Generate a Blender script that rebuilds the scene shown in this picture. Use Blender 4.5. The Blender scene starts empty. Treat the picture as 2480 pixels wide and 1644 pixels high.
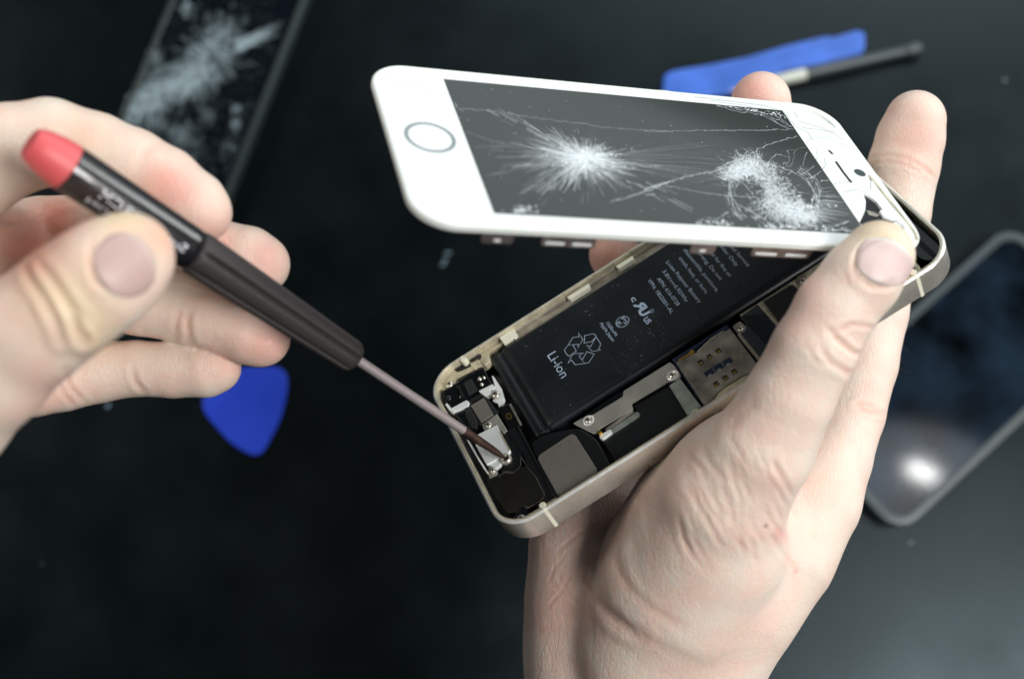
import bpy, bmesh, math, random
import numpy as np
from mathutils import Vector, Matrix
from mathutils.bvhtree import BVHTree

# ------------------------------------------------------------------ camera, world, lamps
SC = bpy.context.scene
COL = SC.collection
F = 3200.0                       # focal length in photo pixels (photo is 2480 wide)
PITCH = math.radians(15)
TZ = 545.0                       # mm from the camera to the table along the view axis
MM = 0.001
SC.view_settings.view_transform = 'Standard'
SC.view_settings.look = 'None'
SC.view_settings.exposure = 0.0
SC.view_settings.gamma = 1.0

cam_d = bpy.data.cameras.new('camera')
cam = bpy.data.objects.new('camera', cam_d)
COL.objects.link(cam)
cam_d.sensor_width = 36
cam_d.lens = 36 * F / 2480
cam_d.clip_start = 0.01
cam_d.clip_end = 20
CH = TZ * math.cos(PITCH) * MM
cam.location = (0, -TZ * math.sin(PITCH) * MM, CH)
cam.rotation_euler = (PITCH, 0, 0)
cam_d.dof.use_dof = True
cam_d.dof.focus_distance = 0.327
cam_d.dof.aperture_fstop = 8.5
SC.camera = cam
RC = Matrix.Rotation(PITCH, 3, 'X')
CL = Vector(cam.location)


def W(c):
    """camera millimetres (x right, y down, z ahead) -> world metres"""
    return CL + RC @ Vector((c[0], -c[1], -c[2])) * MM


def at(px, py, z):
    return Vector(((px - 1240) / F * z, (py - 822) / F * z, z))


def wdir(c):
    return (RC @ Vector((c[0], -c[1], -c[2]))).normalized()


NT = Vector((0, -math.sin(PITCH), -math.cos(PITCH)))      # table normal in camera mm


def on_table(px, py, h=0.0):
    """point of the plane h mm above the table seen at a pixel, world metres"""
    r = at(px, py, 1.0)
    d = (Vector((0, 0, TZ)) + NT * h).dot(NT) / r.dot(NT)
    return W(r * d)


world = bpy.data.worlds.new('World')
SC.world = world
world.use_nodes = True
bg = world.node_tree.nodes['Background']
bg.inputs[0].default_value = (0.60, 0.72, 0.78, 1)
bg.inputs[1].default_value = 0.065


def area(name, loc, target, sx, sy, radiance, color, shape='RECTANGLE'):
    l = bpy.data.lights.new(name, 'AREA')
    l.shape = shape
    l.size = sx
    l.size_y = sy
    a = sx * sy * (math.pi / 4 if shape in ('DISK', 'ELLIPSE') else 1)
    l.energy = radiance * a * math.pi
    l.color = color
    o = bpy.data.objects.new(name, l)
    COL.objects.link(o)
    o.location = loc
    o.rotation_euler = (Vector(target) - Vector(loc)).to_track_quat('-Z', 'Y').to_euler()
    return o


MID = W((20, 20, 330))
_p = on_table(2190, 1290)
_d = Vector(at(2190, 1290, 1.0)).normalized()
_r = _d - 2 * _d.dot(NT) * NT
KEY = _p + wdir(_r) * 1.0
area('lamp_shade_light', KEY, _p, 0.24, 0.24, 1.9, (0.95, 0.98, 1.0), 'DISK')
_p2 = on_table(2222, 1148)
_d2 = Vector(at(2222, 1148, 1.0)).normalized()
_r2 = _d2 - 2 * _d2.dot(NT) * NT
bulb = area('lamp_bulb_light', _p2 + wdir(_r2) * 0.96, _p2, 0.010, 0.030, 75.0, (1.0, 1.0, 0.98))
bulb.rotation_euler.rotate_axis('Z', math.radians(125))
area('window_light', MID + wdir((0.42, -0.88, 0.20)) * 1.5, MID, 2.9, 1.7, 0.60, (0.88, 0.98, 1.0))
area('ceiling_light', MID + wdir((0.52, 0.02, -0.86)) * 1.3, MID, 0.5, 0.5, 20.0, (1.0, 0.985, 0.96))
area('upper_light', MID + wdir((0.27, -0.91, -0.32)) * 1.5, MID, 0.9, 0.6, 4.0, (0.93, 0.98, 1.0))  # panel added to lift the table sheen and white bezel
area('right_window_light', MID + wdir((0.83, -0.53, -0.18)) * 1.4, MID, 0.45, 0.9, 5.5, (0.97, 1.0, 0.98))
area('side_light', MID + wdir((-0.83, -0.46, -0.32)) * 1.3, MID, 0.40, 0.40, 9.5, (1.0, 0.96, 0.90))

# ------------------------------------------------------------------ materials
def mat(name, color, rough=0.5, metal=0.0, spec=0.5, coat=0.0, bump=None, var=None, sss=None, alpha=1.0,
        trans=0.0, emis=None):
    m = bpy.data.materials.new(name)
    m.use_nodes = True
    nt = m.node_tree
    p = nt.nodes['Principled BSDF']
    p.inputs['Base Color'].default_value = (*color, 1)
    p.inputs['Roughness'].default_value = rough
    p.inputs['Metallic'].default_value = metal
    p.inputs['Specular IOR Level'].default_value = spec
    p.inputs['Coat Weight'].default_value = coat
    p.inputs['Coat Roughness'].default_value = 0.05
    p.inputs['Alpha'].default_value = alpha
    p.inputs['Transmission Weight'].default_value = trans
    if sss:
        p.inputs['Subsurface Weight'].default_value = sss[0]
        p.inputs['Subsurface Radius'].default_value = sss[1]
        p.inputs['Subsurface Scale'].default_value = sss[2]
    tc = nt.nodes.new('ShaderNodeTexCoord')
    if var:                                   # (scale, amount): slight tonal wear
        n = nt.nodes.new('ShaderNodeTexNoise')
        n.inputs['Scale'].default_value = var[0]
        n.inputs['Detail'].default_value = 6
        nt.links.new(tc.outputs['Object'], n.inputs['Vector'])
        r = nt.nodes.new('ShaderNodeMapRange')
        r.inputs['From Min'].default_value = 0.3
        r.inputs['From Max'].default_value = 0.7
        r.inputs['To Min'].default_value = 1 - var[1]
        r.inputs['To Max'].default_value = 1 + var[1]
        nt.links.new(n.outputs['Fac'], r.inputs['Value'])
        x = nt.nodes.new('ShaderNodeVectorMath')
        x.operation = 'SCALE'
        x.inputs[0].default_value = color
        nt.links.new(r.outputs[0], x.inputs['Scale'])
        nt.links.new(x.outputs[0], p.inputs['Base Color'])
        r2 = nt.nodes.new('ShaderNodeMapRange')
        r2.inputs['To Min'].default_value = max(0.02, rough - 0.12)
        r2.inputs['To Max'].default_value = min(1, rough + 0.14)
        nt.links.new(n.outputs['Fac'], r2.inputs['Value'])
        nt.links.new(r2.outputs[0], p.inputs['Roughness'])
    if bump:                                  # (scale, strength, distance)
        n = nt.nodes.new('ShaderNodeTexNoise')
        n.inputs['Scale'].default_value = bump[0]
        n.inputs['Detail'].default_value = 5
        nt.links.new(tc.outputs['Object'], n.inputs['Vector'])
        b = nt.nodes.new('ShaderNodeBump')
        b.inputs['Strength'].default_value = bump[1]
        b.inputs['Distance'].default_value = bump[2]
        nt.links.new(n.outputs['Fac'], b.inputs['Height'])
        nt.links.new(b.outputs[0], p.inputs['Normal'])
    return m


M = {}
M['table'] = mat('black table', (0.0006, 0.0016, 0.0020), 0.31, spec=0.36, bump=(900, 0.25, 0.0003), var=(30, 0.12))
M['black'] = mat('black plastic', (0.006, 0.007, 0.008), 0.32, bump=(700, 0.2, 0.0002))
M['gloss'] = mat('glossy black plastic', (0.004, 0.005, 0.006), 0.12, bump=(300, 0.25, 0.0002))
M['matte'] = mat('matte black plastic', (0.010, 0.012, 0.014), 0.55, bump=(1200, 0.2, 0.0001))
M['batt'] = mat('black battery wrap', (0.0055, 0.0085, 0.0115), 0.36, spec=0.5, bump=(180, 0.12, 0.0004), var=(60, 0.2))
M['print'] = mat('pale blue print', (0.44, 0.56, 0.72), 0.5)
M['gold'] = mat('champagne metal', (0.84, 0.80, 0.71), 0.27, 0.7, var=(140, 0.14), bump=(900, 0.15, 0.0001))
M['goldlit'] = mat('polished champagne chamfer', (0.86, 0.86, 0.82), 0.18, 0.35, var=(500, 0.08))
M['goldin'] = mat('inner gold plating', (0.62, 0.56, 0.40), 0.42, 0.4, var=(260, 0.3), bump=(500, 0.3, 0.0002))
M['steel'] = mat('stamped steel', (0.46, 0.45, 0.40), 0.34, 0.55, var=(160, 0.14), bump=(900, 0.15, 0.0001))
M['steeld'] = mat('dark tarnished steel', (0.34, 0.315, 0.27), 0.34, 0.6, var=(220, 0.45), bump=(600, 0.3, 0.0001))
M['screw'] = mat('bright screw steel', (0.78, 0.74, 0.64), 0.25, 0.7, bump=(900, 0.3, 0.0002))
M['brass'] = mat('gold contact', (0.85, 0.52, 0.10), 0.28, 1.0)
M['sage'] = mat('grey green metal', (0.30, 0.34, 0.30), 0.5, 0.5, var=(400, 0.25))
M['cream'] = mat('cream plastic', (0.80, 0.79, 0.64), 0.45)
M['whitep'] = mat('white plastic', (0.80, 0.83, 0.82), 0.4, var=(200, 0.05))
M['glassw'] = mat('white coated glass', (0.86, 0.90, 0.90), 0.16, spec=0.5, coat=0.6)
M['edgew'] = mat('white plastic edge', (0.78, 0.82, 0.78), 0.38)
M['grey'] = mat('grey speaker foam', (0.16, 0.15, 0.13), 0.75, bump=(2500, 0.4, 0.0001), var=(2500, 0.15))
M['lcd'] = mat('dark display glass', (0.022, 0.027, 0.024), 0.10, spec=0.65, coat=0.7)
M['brown'] = mat('dark brown speaker glass', (0.012, 0.011, 0.008), 0.22, var=(60, 0.5))
M['navy'] = mat('navy connector plastic', (0.012, 0.022, 0.055), 0.3)
M['slate'] = mat('slate shield tape', (0.013, 0.020, 0.027), 0.5, bump=(1500, 0.2, 0.0001))
M['board'] = mat('beige board edge', (0.36, 0.34, 0.25), 0.5, 0.3, var=(900, 0.35))
M['copper'] = mat('rosy steel', (0.50, 0.43, 0.41), 0.35, 0.9, var=(300, 0.2))
M['dust'] = mat('pale dust', (0.75, 0.78, 0.78), 0.7)
M['blue'] = mat('blue plastic', (0.012, 0.055, 0.60), 0.42, bump=(500, .4, .0003), sss=(0.15, (0.2, 0.3, 1.0), 0.002), var=(40, 0.08))
M['bluel'] = mat('light blue plastic', (0.045, 0.15, 0.62), 0.35, bump=(500, .5, .0004), var=(70, 0.2))
M['rubber'] = mat('dark grey rubber case', (0.048, 0.064, 0.072), 0.38, bump=(400, 0.1, 0.0002))
M['rim'] = mat('greenish grey bumper', (0.028, 0.04, 0.039), 0.4)
M['smudged'] = mat('smudged black phone glass', (0.007, 0.014, 0.024), 0.06, var=(38, .98))
M['darkg'] = mat('black phone glass', (0.003, 0.005, 0.008), 0.05, spec=0.5)
M['handle'] = mat('black lacquer handle', (0.010, 0.009, 0.011), 0.22, coat=0.6, spec=0.6, bump=(1400, 0.4, 0.0002))
M['grip'] = mat('charcoal rubber grip', (0.034, 0.028, 0.029), 0.6, bump=(1400, 0.5, 0.0003))
M['red'] = mat('red plastic cap', (0.74, 0.12, 0.13), 0.45, sss=(0.3, (1.0, 0.2, 0.15), 0.004))
M['shaft'] = mat('nickel shaft', (0.62, 0.54, 0.54), 0.32, 0.6, bump=(600, 0.15, 0.0002))
M['tip'] = mat('dark oxidised tip', (0.10, 0.06, 0.05), 0.42, 0.7, var=(500, 0.3))
M['hair'] = mat('dark fine hair', (0.10, 0.07, 0.05), 0.5)
M['clear'] = mat('pale glass chip', (0.25, 0.36, 0.44), 0.25, coat=0.5)
M['translucent'] = mat('milky plastic collar', (0.62, 0.66, 0.58), 0.35)
M['hole'] = mat('deep black', (0.002, 0.002, 0.002), 0.7)
M['greyline'] = mat('grey ring plastic', (0.26, 0.30, 0.32), 0.3)


_n = M['smudged'].node_tree
for _l in list(_n.links):
    if _l.to_socket.name == 'Roughness': _n.links.remove(_l)
_n.nodes['Principled BSDF'].inputs['Roughness'].default_value = 0.07


def crack_material(name, col, a):
    m = mat(name, col, 0.55)
    nt = m.node_tree
    p = nt.nodes['Principled BSDF']
    at_ = nt.nodes.new('ShaderNodeAttribute')
    at_.attribute_name = 'dens'
    mu = nt.nodes.new('ShaderNodeMath')
    mu.operation = 'MULTIPLY'
    mu.inputs[1].default_value = a
    mu.use_clamp = True
    nt.links.new(at_.outputs['Fac'], mu.inputs[0])
    nt.links.new(mu.outputs[0], p.inputs['Alpha'])
    return m


M['crack'] = crack_material('white crushed glass', (0.84, 0.90, 0.94), 1.3)
M['crackb'] = crack_material('bluish crushed glass', (0.55, 0.70, 0.76), 1.5)


def skin_material(name, base, whorls):
    m = bpy.data.materials.new(name)
    m.use_nodes = True
    nt = m.node_tree
    N, L = nt.nodes, nt.links
    p = N['Principled BSDF']
    p.inputs['Roughness'].default_value = 0.46
    p.inputs['Specular IOR Level'].default_value = 0.38
    p.inputs['Subsurface Weight'].default_value = 0.42
    p.inputs['Subsurface Radius'].default_value = (1.0, 0.42, 0.25)
    p.inputs['Subsurface Scale'].default_value = 0.0022
    a = N.new('ShaderNodeAttribute')
    a.attribute_name = 'tint'
    tc = N.new('ShaderNodeTexCoord')
    n = N.new('ShaderNodeTexNoise')
    n.inputs['Scale'].default_value = 110
    n.inputs['Detail'].default_value = 4
    L.new(tc.outputs['Object'], n.inputs['Vector'])
    cr = N.new('ShaderNodeValToRGB')
    cr.color_ramp.elements[0].position = 0.34
    cr.color_ramp.elements[0].color = (1.02, 0.93, 0.90, 1)
    cr.color_ramp.elements[1].position = 0.66
    cr.color_ramp.elements[1].color = (1.0, 1.04, 1.02, 1)
    L.new(n.outputs['Fac'], cr.inputs[0])
    mx = N.new('ShaderNodeMix')
    mx.data_type = 'RGBA'
    mx.blend_type = 'MULTIPLY'
    mx.inputs[0].default_value = 1.0
    L.new(a.outputs['Color'], mx.inputs[6])
    L.new(cr.outputs[0], mx.inputs[7])
    L.new(mx.outputs[2], p.inputs['Base Color'])
    # pores and the fine lattice of the skin
    v = N.new('ShaderNodeTexVoronoi')
    v.feature = 'DISTANCE_TO_EDGE'
    v.inputs['Scale'].default_value = 900
    n2 = N.new('ShaderNodeTexNoise')
    n2.inputs['Scale'].default_value = 420
    n2.inputs['Detail'].default_value = 6
    mp = N.new('ShaderNodeMapping')
    mp.inputs['Scale'].default_value = (1.0, 0.45, 1.0)
    mp.inputs['Rotation'].default_value = (0, 0, 0.5)
    L.new(tc.outputs['Object'], mp.inputs[0])
    L.new(mp.outputs[0], v.inputs['Vector'])
    L.new(mp.outputs[0], n2.inputs['Vector'])
    mr = N.new('ShaderNodeMapRange')
    mr.inputs['From Max'].default_value = 0.10
    L.new(v.outputs['Distance'], mr.inputs['Value'])
    add = N.new('ShaderNodeMath')
    add.operation = 'MULTIPLY_ADD'
    add.inputs[1].default_value = 0.35
    L.new(mr.outputs[0], add.inputs[0])
    L.new(n2.outputs['Fac'], add.inputs[2])
    last = add.outputs[0]
    for (c, r, per) in whorls:                   # ridges of the finger pads
        sb = N.new('ShaderNodeVectorMath')
        sb.operation = 'SUBTRACT'
        sb.inputs[1].default_value = c
        L.new(tc.outputs['Object'], sb.inputs[0])
        le = N.new('ShaderNodeVectorMath')
        le.operation = 'LENGTH'
        L.new(sb.outputs[0], le.inputs[0])
        wob = N.new('ShaderNodeTexNoise')
        wob.inputs['Scale'].default_value = 160
        L.new(tc.outputs['Object'], wob.inputs['Vector'])
        ma = N.new('ShaderNodeMath')
        ma.operation = 'MULTIPLY_ADD'
        ma.inputs[1].default_value = 0.0022
        L.new(wob.outputs['Fac'], ma.inputs[0])
        L.new(le.outputs['Value'], ma.inputs[2])
        s1 = N.new('ShaderNodeMath')
        s1.operation = 'MULTIPLY'
        s1.inputs[1].default_value = 2 * math.pi / per
        L.new(ma.outputs[0], s1.inputs[0])
        s2 = N.new('ShaderNodeMath')
        s2.operation = 'SINE'
        L.new(s1.outputs[0], s2.inputs[0])
        k = N.new('ShaderNodeMapRange')
        k.inputs['From Min'].default_value = r
        k.inputs['From Max'].default_value = r * 0.5
        k.inputs['To Min'].default_value = 0
        k.inputs['To Max'].default_value = 0.3
        L.new(le.outputs['Value'], k.inputs['Value'])
        s3 = N.new('ShaderNodeMath')
        s3.operation = 'MULTIPLY_ADD'
        L.new(s2.outputs[0], s3.inputs[0])
        L.new(k.outputs[0], s3.inputs[1])
        L.new(last, s3.inputs[2])
        last = s3.outputs[0]
    b = N.new('ShaderNodeBump')
    b.inputs['Strength'].default_value = 0.55
    b.inputs['Distance'].default_value = 0.00032
    L.new(last, b.inputs['Height'])
    L.new(b.outputs[0], p.inputs['Normal'])
    return m


# ------------------------------------------------------------------ helpers
def tag(o, label=None, cat=None, group=None, kind=None):
    if label: o['label'] = label
    if cat: o['category'] = cat
    if group: o['group'] = group
    if kind: o['kind'] = kind
    return o


def empty(name, matrix, label, cat, group=None):
    o = bpy.data.objects.new(name, None)
    COL.objects.link(o)
    o.matrix_world = matrix
    o.empty_display_size = 0.01
    return tag(o, label, cat, group)


def link(name, me, m, parent=None, bevel=0.0, seg=2, smooth=False):
    me.name = name
    o = bpy.data.objects.new(name, me)
    COL.objects.link(o)
    if m is not None:
        me.materials.append(m)
    if parent is not None:
        o.parent = parent
    if smooth:
        for p in me.polygons:
            p.use_smooth = True
    if bevel:
        b = o.modifiers.new('bevel', 'BEVEL')
        b.width = bevel * MM
        b.segments = seg
        b.limit_method = 'ANGLE'
        b.angle_limit = math.radians(40)
        b.harden_normals = False
    return o


def mesh(bm):
    me = bpy.data.meshes.new('m')
    bmesh.ops.recalc_face_normals(bm, faces=bm.faces[:])
    bm.to_mesh(me)
    bm.free()
    return me


def clean(pts):
    out = []
    for p in pts:
        if not out or (abs(p[0] - out[-1][0]) + abs(p[1] - out[-1][1])) > 1e-4:
            out.append(p)
    if (abs(out[0][0] - out[-1][0]) + abs(out[0][1] - out[-1][1])) < 1e-4:
        out.pop()
    return out


def add_prism(bm, pts, h0, h1):
    pts = clean(pts)
    lo = [bm.verts.new((p[0] * MM, p[1] * MM, h0 * MM)) for p in pts]
    hi = [bm.verts.new((p[0] * MM, p[1] * MM, h1 * MM)) for p in pts]
    n = len(pts)
    bm.faces.new(lo[::-1])
    bm.faces.new(hi)
    for i in range(n):
        bm.faces.new((lo[i], lo[(i + 1) % n], hi[(i + 1) % n], hi[i]))


def prism(name, pts, h0, h1, m, parent, bevel=0.08, smooth=False):
    bm = bmesh.new()
    add_prism(bm, pts, h0, h1)
    return link(name, mesh(bm), m, parent, bevel, smooth=smooth)


def prisms(name, polys, h0, h1, m, parent, bevel=0.0):
    bm = bmesh.new()
    for pts in polys:
        add_prism(bm, pts, h0, h1)
    return link(name, mesh(bm), m, parent, bevel)


def rrect(x0, y0, x1, y1, r, n=8):
    out = []
    for cx, cy, a in ((x1 - r, y1 - r, 0), (x0 + r, y1 - r, 90), (x0 + r, y0 + r, 180), (x1 - r, y0 + r, 270)):
        for i in range(n + 1):
            t = math.radians(a + 90 * i / n)
            out.append((cx + r * math.cos(t), cy + r * math.sin(t)))
    return out


def rounded(pts, r, n=5):
    """round the corners of a polygon"""
    out = []
    k = len(pts)
    for i in range(k):
        a, b, c = Vector(pts[i - 1]), Vector(pts[i]), Vector(pts[(i + 1) % k])
        u, v = (a - b), (c - b)
        rr = min(r, u.length * 0.45, v.length * 0.45)
        p, q = b + u.normalized() * rr, b + v.normalized() * rr
        for j in range(n + 1):
            t = j / n
            out.append(tuple(p * (1 - t) ** 2 + b * 2 * t * (1 - t) + q * t * t))
    return out


def add_ring(bm, cx, cy, prof, n=28):
    """lathe of (r, h) profile about a vertical axis; closed loop if first==last"""
    rows = []
    for r, h in prof:
        rows.append([bm.verts.new(((cx + r * math.cos(2 * math.pi * i / n)) * MM,
                                   (cy + r * math.sin(2 * math.pi * i / n)) * MM, h * MM)) for i in range(n)])
    for a, b in zip(rows, rows[1:]):
        for i in range(n):
            bm.faces.new((a[i], a[(i + 1) % n], b[(i + 1) % n], b[i]))
    return rows


def lathe(name, cx, cy, prof, m, parent, n=28, smooth=True):
    bm = bmesh.new()
    rows = add_ring(bm, cx, cy, prof, n)
    bmesh.ops.remove_doubles(bm, verts=bm.verts[:], dist=1e-7)
    o = link(name, mesh(bm), m, parent, smooth=smooth)
    return o


def screw(cx, cy, h, r, parent, recess=None, m=None):
    """small pan-head screw with a cross slot"""
    o = lathe('screw', cx, cy, [(0.001, h + 0.34 * r), (r * .45, h + .33 * r), (r * .8, h + .24 * r), (r, h + .08 * r),
                                (r, h - .5)], m or M['screw'], parent, 22)
    bm = bmesh.new()
    t = random.uniform(0, math.pi)
    for k in (0, 1):
        a = t + k * math.pi / 2
        d = (math.cos(a), math.sin(a))
        e = (-d[1], d[0])
        L_, w_ = r * .55, r * .13
        add_prism(bm, [(cx + d[0] * L_ * s + e[0] * w_ * q, cy + d[1] * L_ * s + e[1] * w_ * q)
                       for s, q in ((1, 1), (-1, 1), (-1, -1), (1, -1))], h + .2 * r, h + .36 * r + .02 * k)
    c = link('cross_slot', mesh(bm), M['hole'], o)
    return o


def tube_mesh(paths, r, n=6, closed=False):
    bm = bmesh.new()
    for path in paths:
        rr = r
        if isinstance(path, tuple) and len(path) == 2 and not hasattr(path[0], '__float__') and isinstance(path[1], float):
            path, rr = path
        P = [Vector(p) for p in path]
        rows = []
        for i, p in enumerate(P):
            if closed:
                t = (P[(i + 1) % len(P)] - P[i - 1])
            else:
                t = (P[min(i + 1, len(P) - 1)] - P[max(i - 1, 0)])
            t.normalize()
            a = t.orthogonal() if abs(t.z) > .9 else t.cross(Vector((0, 0, 1)))
            a.normalize()
            b = t.cross(a)
            rows.append([bm.verts.new((p + (a * math.cos(2 * math.pi * k / n) + b * math.sin(2 * math.pi * k / n)) * rr) * MM)
                         for k in range(n)])
        L_ = len(rows)
        for i in range(L_ if closed else L_ - 1):
            x, y = rows[i], rows[(i + 1) % L_]
            for k in range(n):
                bm.faces.new((x[k], x[(k + 1) % n], y[(k + 1) % n], y[k]))
        if not closed:
            bm.faces.new(rows[0][::-1])
            bm.faces.new(rows[-1])
    return mesh(bm)


def text_verts(body):
    c = bpy.data.curves.new('t', 'FONT')
    c.body = body
    c.size = 1.0
    c.resolution_u = 3
    o = bpy.data.objects.new('t', c)
    me = bpy.data.meshes.new_from_object(o)
    vs = [tuple(v.co) for v in me.vertices]
    fs = [tuple(p.vertices) for p in me.polygons]
    bpy.data.objects.remove(o)
    bpy.data.curves.remove(c)
    bpy.data.meshes.remove(me)
    return vs, fs


def put_text(acc, body, start, end, cap, h, bold=0.0, flip=False, capref='H'):
    """lay a line of text from start to end (local mm), cap height cap"""
    vs, fs = text_verts(body)
    cv, _ = text_verts(capref)
    caph = max(v[1] for v in cv)
    x0, x1 = min(v[0] for v in vs), max(v[0] for v in vs)
    s, e = Vector(start), Vector(end)
    d = (e - s)
    W_ = d.length
    d.normalize()
    u = Vector((-d.y, d.x))
    base = len(acc[0])
    offs = [(0, 0)] if not bold else [(-bold, 0), (bold, 0), (0, bold), (0, -bold)]
    for k, (ox, oy) in enumerate(offs):
        base = len(acc[0])
        for v in vs:
            tx = (v[0] - x0) / (x1 - x0)
            if flip: tx = 1 - tx
            q = s + d * (tx * W_ + ox) + u * (v[1] / caph * cap + oy)
            acc[0].append((q.x * MM, q.y * MM, (h + 0.004 * k) * MM))
        for f in fs:
            acc[1].append(tuple(i + base for i in (f[::-1] if flip else f)))


def stroke(acc, pts, w, h, closed=False):
    """flat ribbon along a polyline (local mm)"""
    P = [Vector(p) for p in pts]
    n = len(P)
    L_, R_ = [], []
    for i in range(n):
        a = P[i - 1] if (i > 0 or closed) else P[i]
        b = P[(i + 1) % n] if (i < n - 1 or closed) else P[i]
        d1 = (P[i] - a).normalized() if (P[i] - a).length > 1e-6 else (b - P[i]).normalized()
        d2 = (b - P[i]).normalized() if (b - P[i]).length > 1e-6 else d1
        t = (d1 + d2)
        t = t.normalized() if t.length > 1e-3 else d1
        nn = Vector((-t.y, t.x))
        k = w / 2 / max(0.45, abs(nn.dot(Vector((-d1.y, d1.x)))))
        L_.append(P[i] + nn * k)
        R_.append(P[i] - nn * k)
    base = len(acc[0])
    for q in L_ + R_:
        acc[0].append((q.x * MM, q.y * MM, h * MM))
    for i in range(n if closed else n - 1):
        j = (i + 1) % n
        acc[1].append((base + n + i, base + n + j, base + j, base + i))


def acc_obj(name, acc, m, parent):
    me = bpy.data.meshes.new(name)
    me.from_pydata(acc[0], [], acc[1])
    return link(name, me, m, parent)


# ------------------------------------------------------------------ table
M['table'].node_tree.nodes['Principled BSDF'].inputs['Specular Tint'].default_value = (0.78, 1.0, 1.10, 1)
bm = bmesh.new()
for x, y in ((-1.6, -1.4), (1.6, -1.4), (1.6, 1.8), (-1.6, 1.8)):
    bm.verts.new((x, y, 0))
bm.faces.new(bm.verts[:])
o = link('table_top', mesh(bm), M['table'])
tag(o, 'matte black table top under the phones and tools', 'table', kind='structure')


# ------------------------------------------------------------------ frames of the two halves of the open phone
class Frame:
    """local axes x = across, y = along, z = towards the viewer (mm)"""
    def __init__(s, R, t):
        R = np.array(R, float)
        s.u, s.v, s.n = R[:, 0], R[:, 1], -R[:, 2]
        s.t = np.array(t, float)

    def loc(s, px, py, h=0.0):
        r = np.array(at(px, py, 1.0))
        o_ = s.t + s.n * h
        k = o_.dot(s.n) / r.dot(s.n)
        q = r * k - s.t
        return (float(q.dot(s.v)), float(q.dot(s.u)))

    def cam(s, x, y, h=0.0):
        return s.t + s.v * x + s.u * y + s.n * h

    def px(s, x, y, h=0.0):
        c = s.cam(x, y, h)
        return (1240 + F * c[0] / c[2], 822 + F * c[1] / c[2])

    def matrix(s):
        ax = [RC @ Vector((a[0], -a[1], -a[2])) for a in (s.v, s.u, s.n)]
        m = Matrix(((ax[0].x, ax[1].x, ax[2].x, 0), (ax[0].y, ax[1].y, ax[2].y, 0),
                    (ax[0].z, ax[1].z, ax[2].z, 0), (0, 0, 0, 1)))
        m.translation = W(s.t)
        return m


CASE = Frame([[0.8456770283187064, 0.3588832756112764, 0.3950103267769389], [-0.5334224348956157, 0.5920373750780931, 0.6041127812423011],
              [-0.01705490322271383, -0.7215916719286581, 0.6921087987296446]], [-22.268605992410677, 10.471363172873883, 349.11197904512994])
SCR = Frame([[0.9388866846660153, 0.23952939589084576, -0.2472194609268727], [0.021170994547646968, 0.6766476173983473, 0.736002575307133],
             [0.34357471144813695, -0.6962568996951016, 0.6302243626518925]], [-15.542658046494592, -59.03915321788505, 299.9125811114955])

ZM = {'A': (1040, 820, 5.2275), 'B': (1040, 1020, 5.2275), 'C': (1280, 740, 5.2275), 'D': (1560, 760, 5.2275),
      'E': (1300, 880, 4.1275), 'F': (1540, 560, 5.2275), 'G': (1300, 560, 3.1365), 'H': (1040, 760, 2.7036),
      'K': (1900, 380, 3.92), '3': (880, 120, 3.1365), '4': (1560, 160, 3.1365), 'M': (960, 540, 5.915),
      'T': (1560, 40, 3.197), 'L': (240, 0, 2.8), '1': (0, 200, 3.1365), '2': (0, 600, 3.1365),
      'V': (1840, 500, 1.96), 'X': (1240, 940, 2.2278), 'S': (0, 0, 1.0)}


def zp(k, p):
    a, b, s = ZM[k]
    return (a + p[0] / s, b + p[1] / s)


def cz(k, pts, h=0.0):
    q = [CASE.loc(*zp(k, p), h) for p in pts]
    return [(min(x, WX - 1.2), y) for x, y in q]      # everything stays inside the wall


def sz(k, pts, h=0.0):
    return [SCR.loc(*zp(k, p), h) for p in pts]


# ------------------------------------------------------------------ phone body (gold case with its insides)
WX, LY = 58.6, 123.8
body = empty('opened_phone', CASE.matrix(), 'open gold phone body showing its black battery and circuit parts, held in the right hand', 'phone')


def sweep(name, prof, m, x0, y0, x1, y1, r, parent, closed=True, smooth=True):
    """sweep (inset, height) profile round a rounded rectangle"""
    bm = bmesh.new()
    rows = []
    for ins, h in prof:
        pts = rrect(x0 + ins, y0 + ins, x1 - ins, y1 - ins, max(0.4, r - ins), 12)
        rows.append([bm.verts.new((p[0] * MM, p[1] * MM, h * MM)) for p in pts])
    n = len(rows[0])
    K = len(rows)
    for i in range(K if closed else K - 1):
        a, b = rows[i], rows[(i + 1) % K]
        for j in range(n):
            bm.faces.new((a[j], a[(j + 1) % n], b[(j + 1) % n], b[j]))
    return link(name, mesh(bm), m, parent, smooth=smooth)


def hard(o, ang=30):
    for e in o.data.edges:
        pass
    try:
        o.data.set_sharp_from_angle(angle=math.radians(ang))
    except Exception:
        pass
    return o


hard(sweep('frame', [(0.0, -0.46), (0.0, -7.0), (0.25, -7.45), (0.7, -7.6), (1.15, -7.6), (1.15, -0.12), (0.46, -0.12), (0.3, -.3)],
           M['gold'], -.9, -.9, WX, LY, 8.8, body))
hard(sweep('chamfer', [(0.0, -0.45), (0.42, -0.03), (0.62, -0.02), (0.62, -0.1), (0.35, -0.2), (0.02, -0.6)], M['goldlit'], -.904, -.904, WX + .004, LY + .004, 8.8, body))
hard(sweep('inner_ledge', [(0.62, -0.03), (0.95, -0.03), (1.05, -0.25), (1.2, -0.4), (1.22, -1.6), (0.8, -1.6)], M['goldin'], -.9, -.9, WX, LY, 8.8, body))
prism('floor', rrect(.1, .1, WX - 1.0, LY - 1.0, 8), -7.4, -5.6, M['black'], body, 0)

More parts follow.
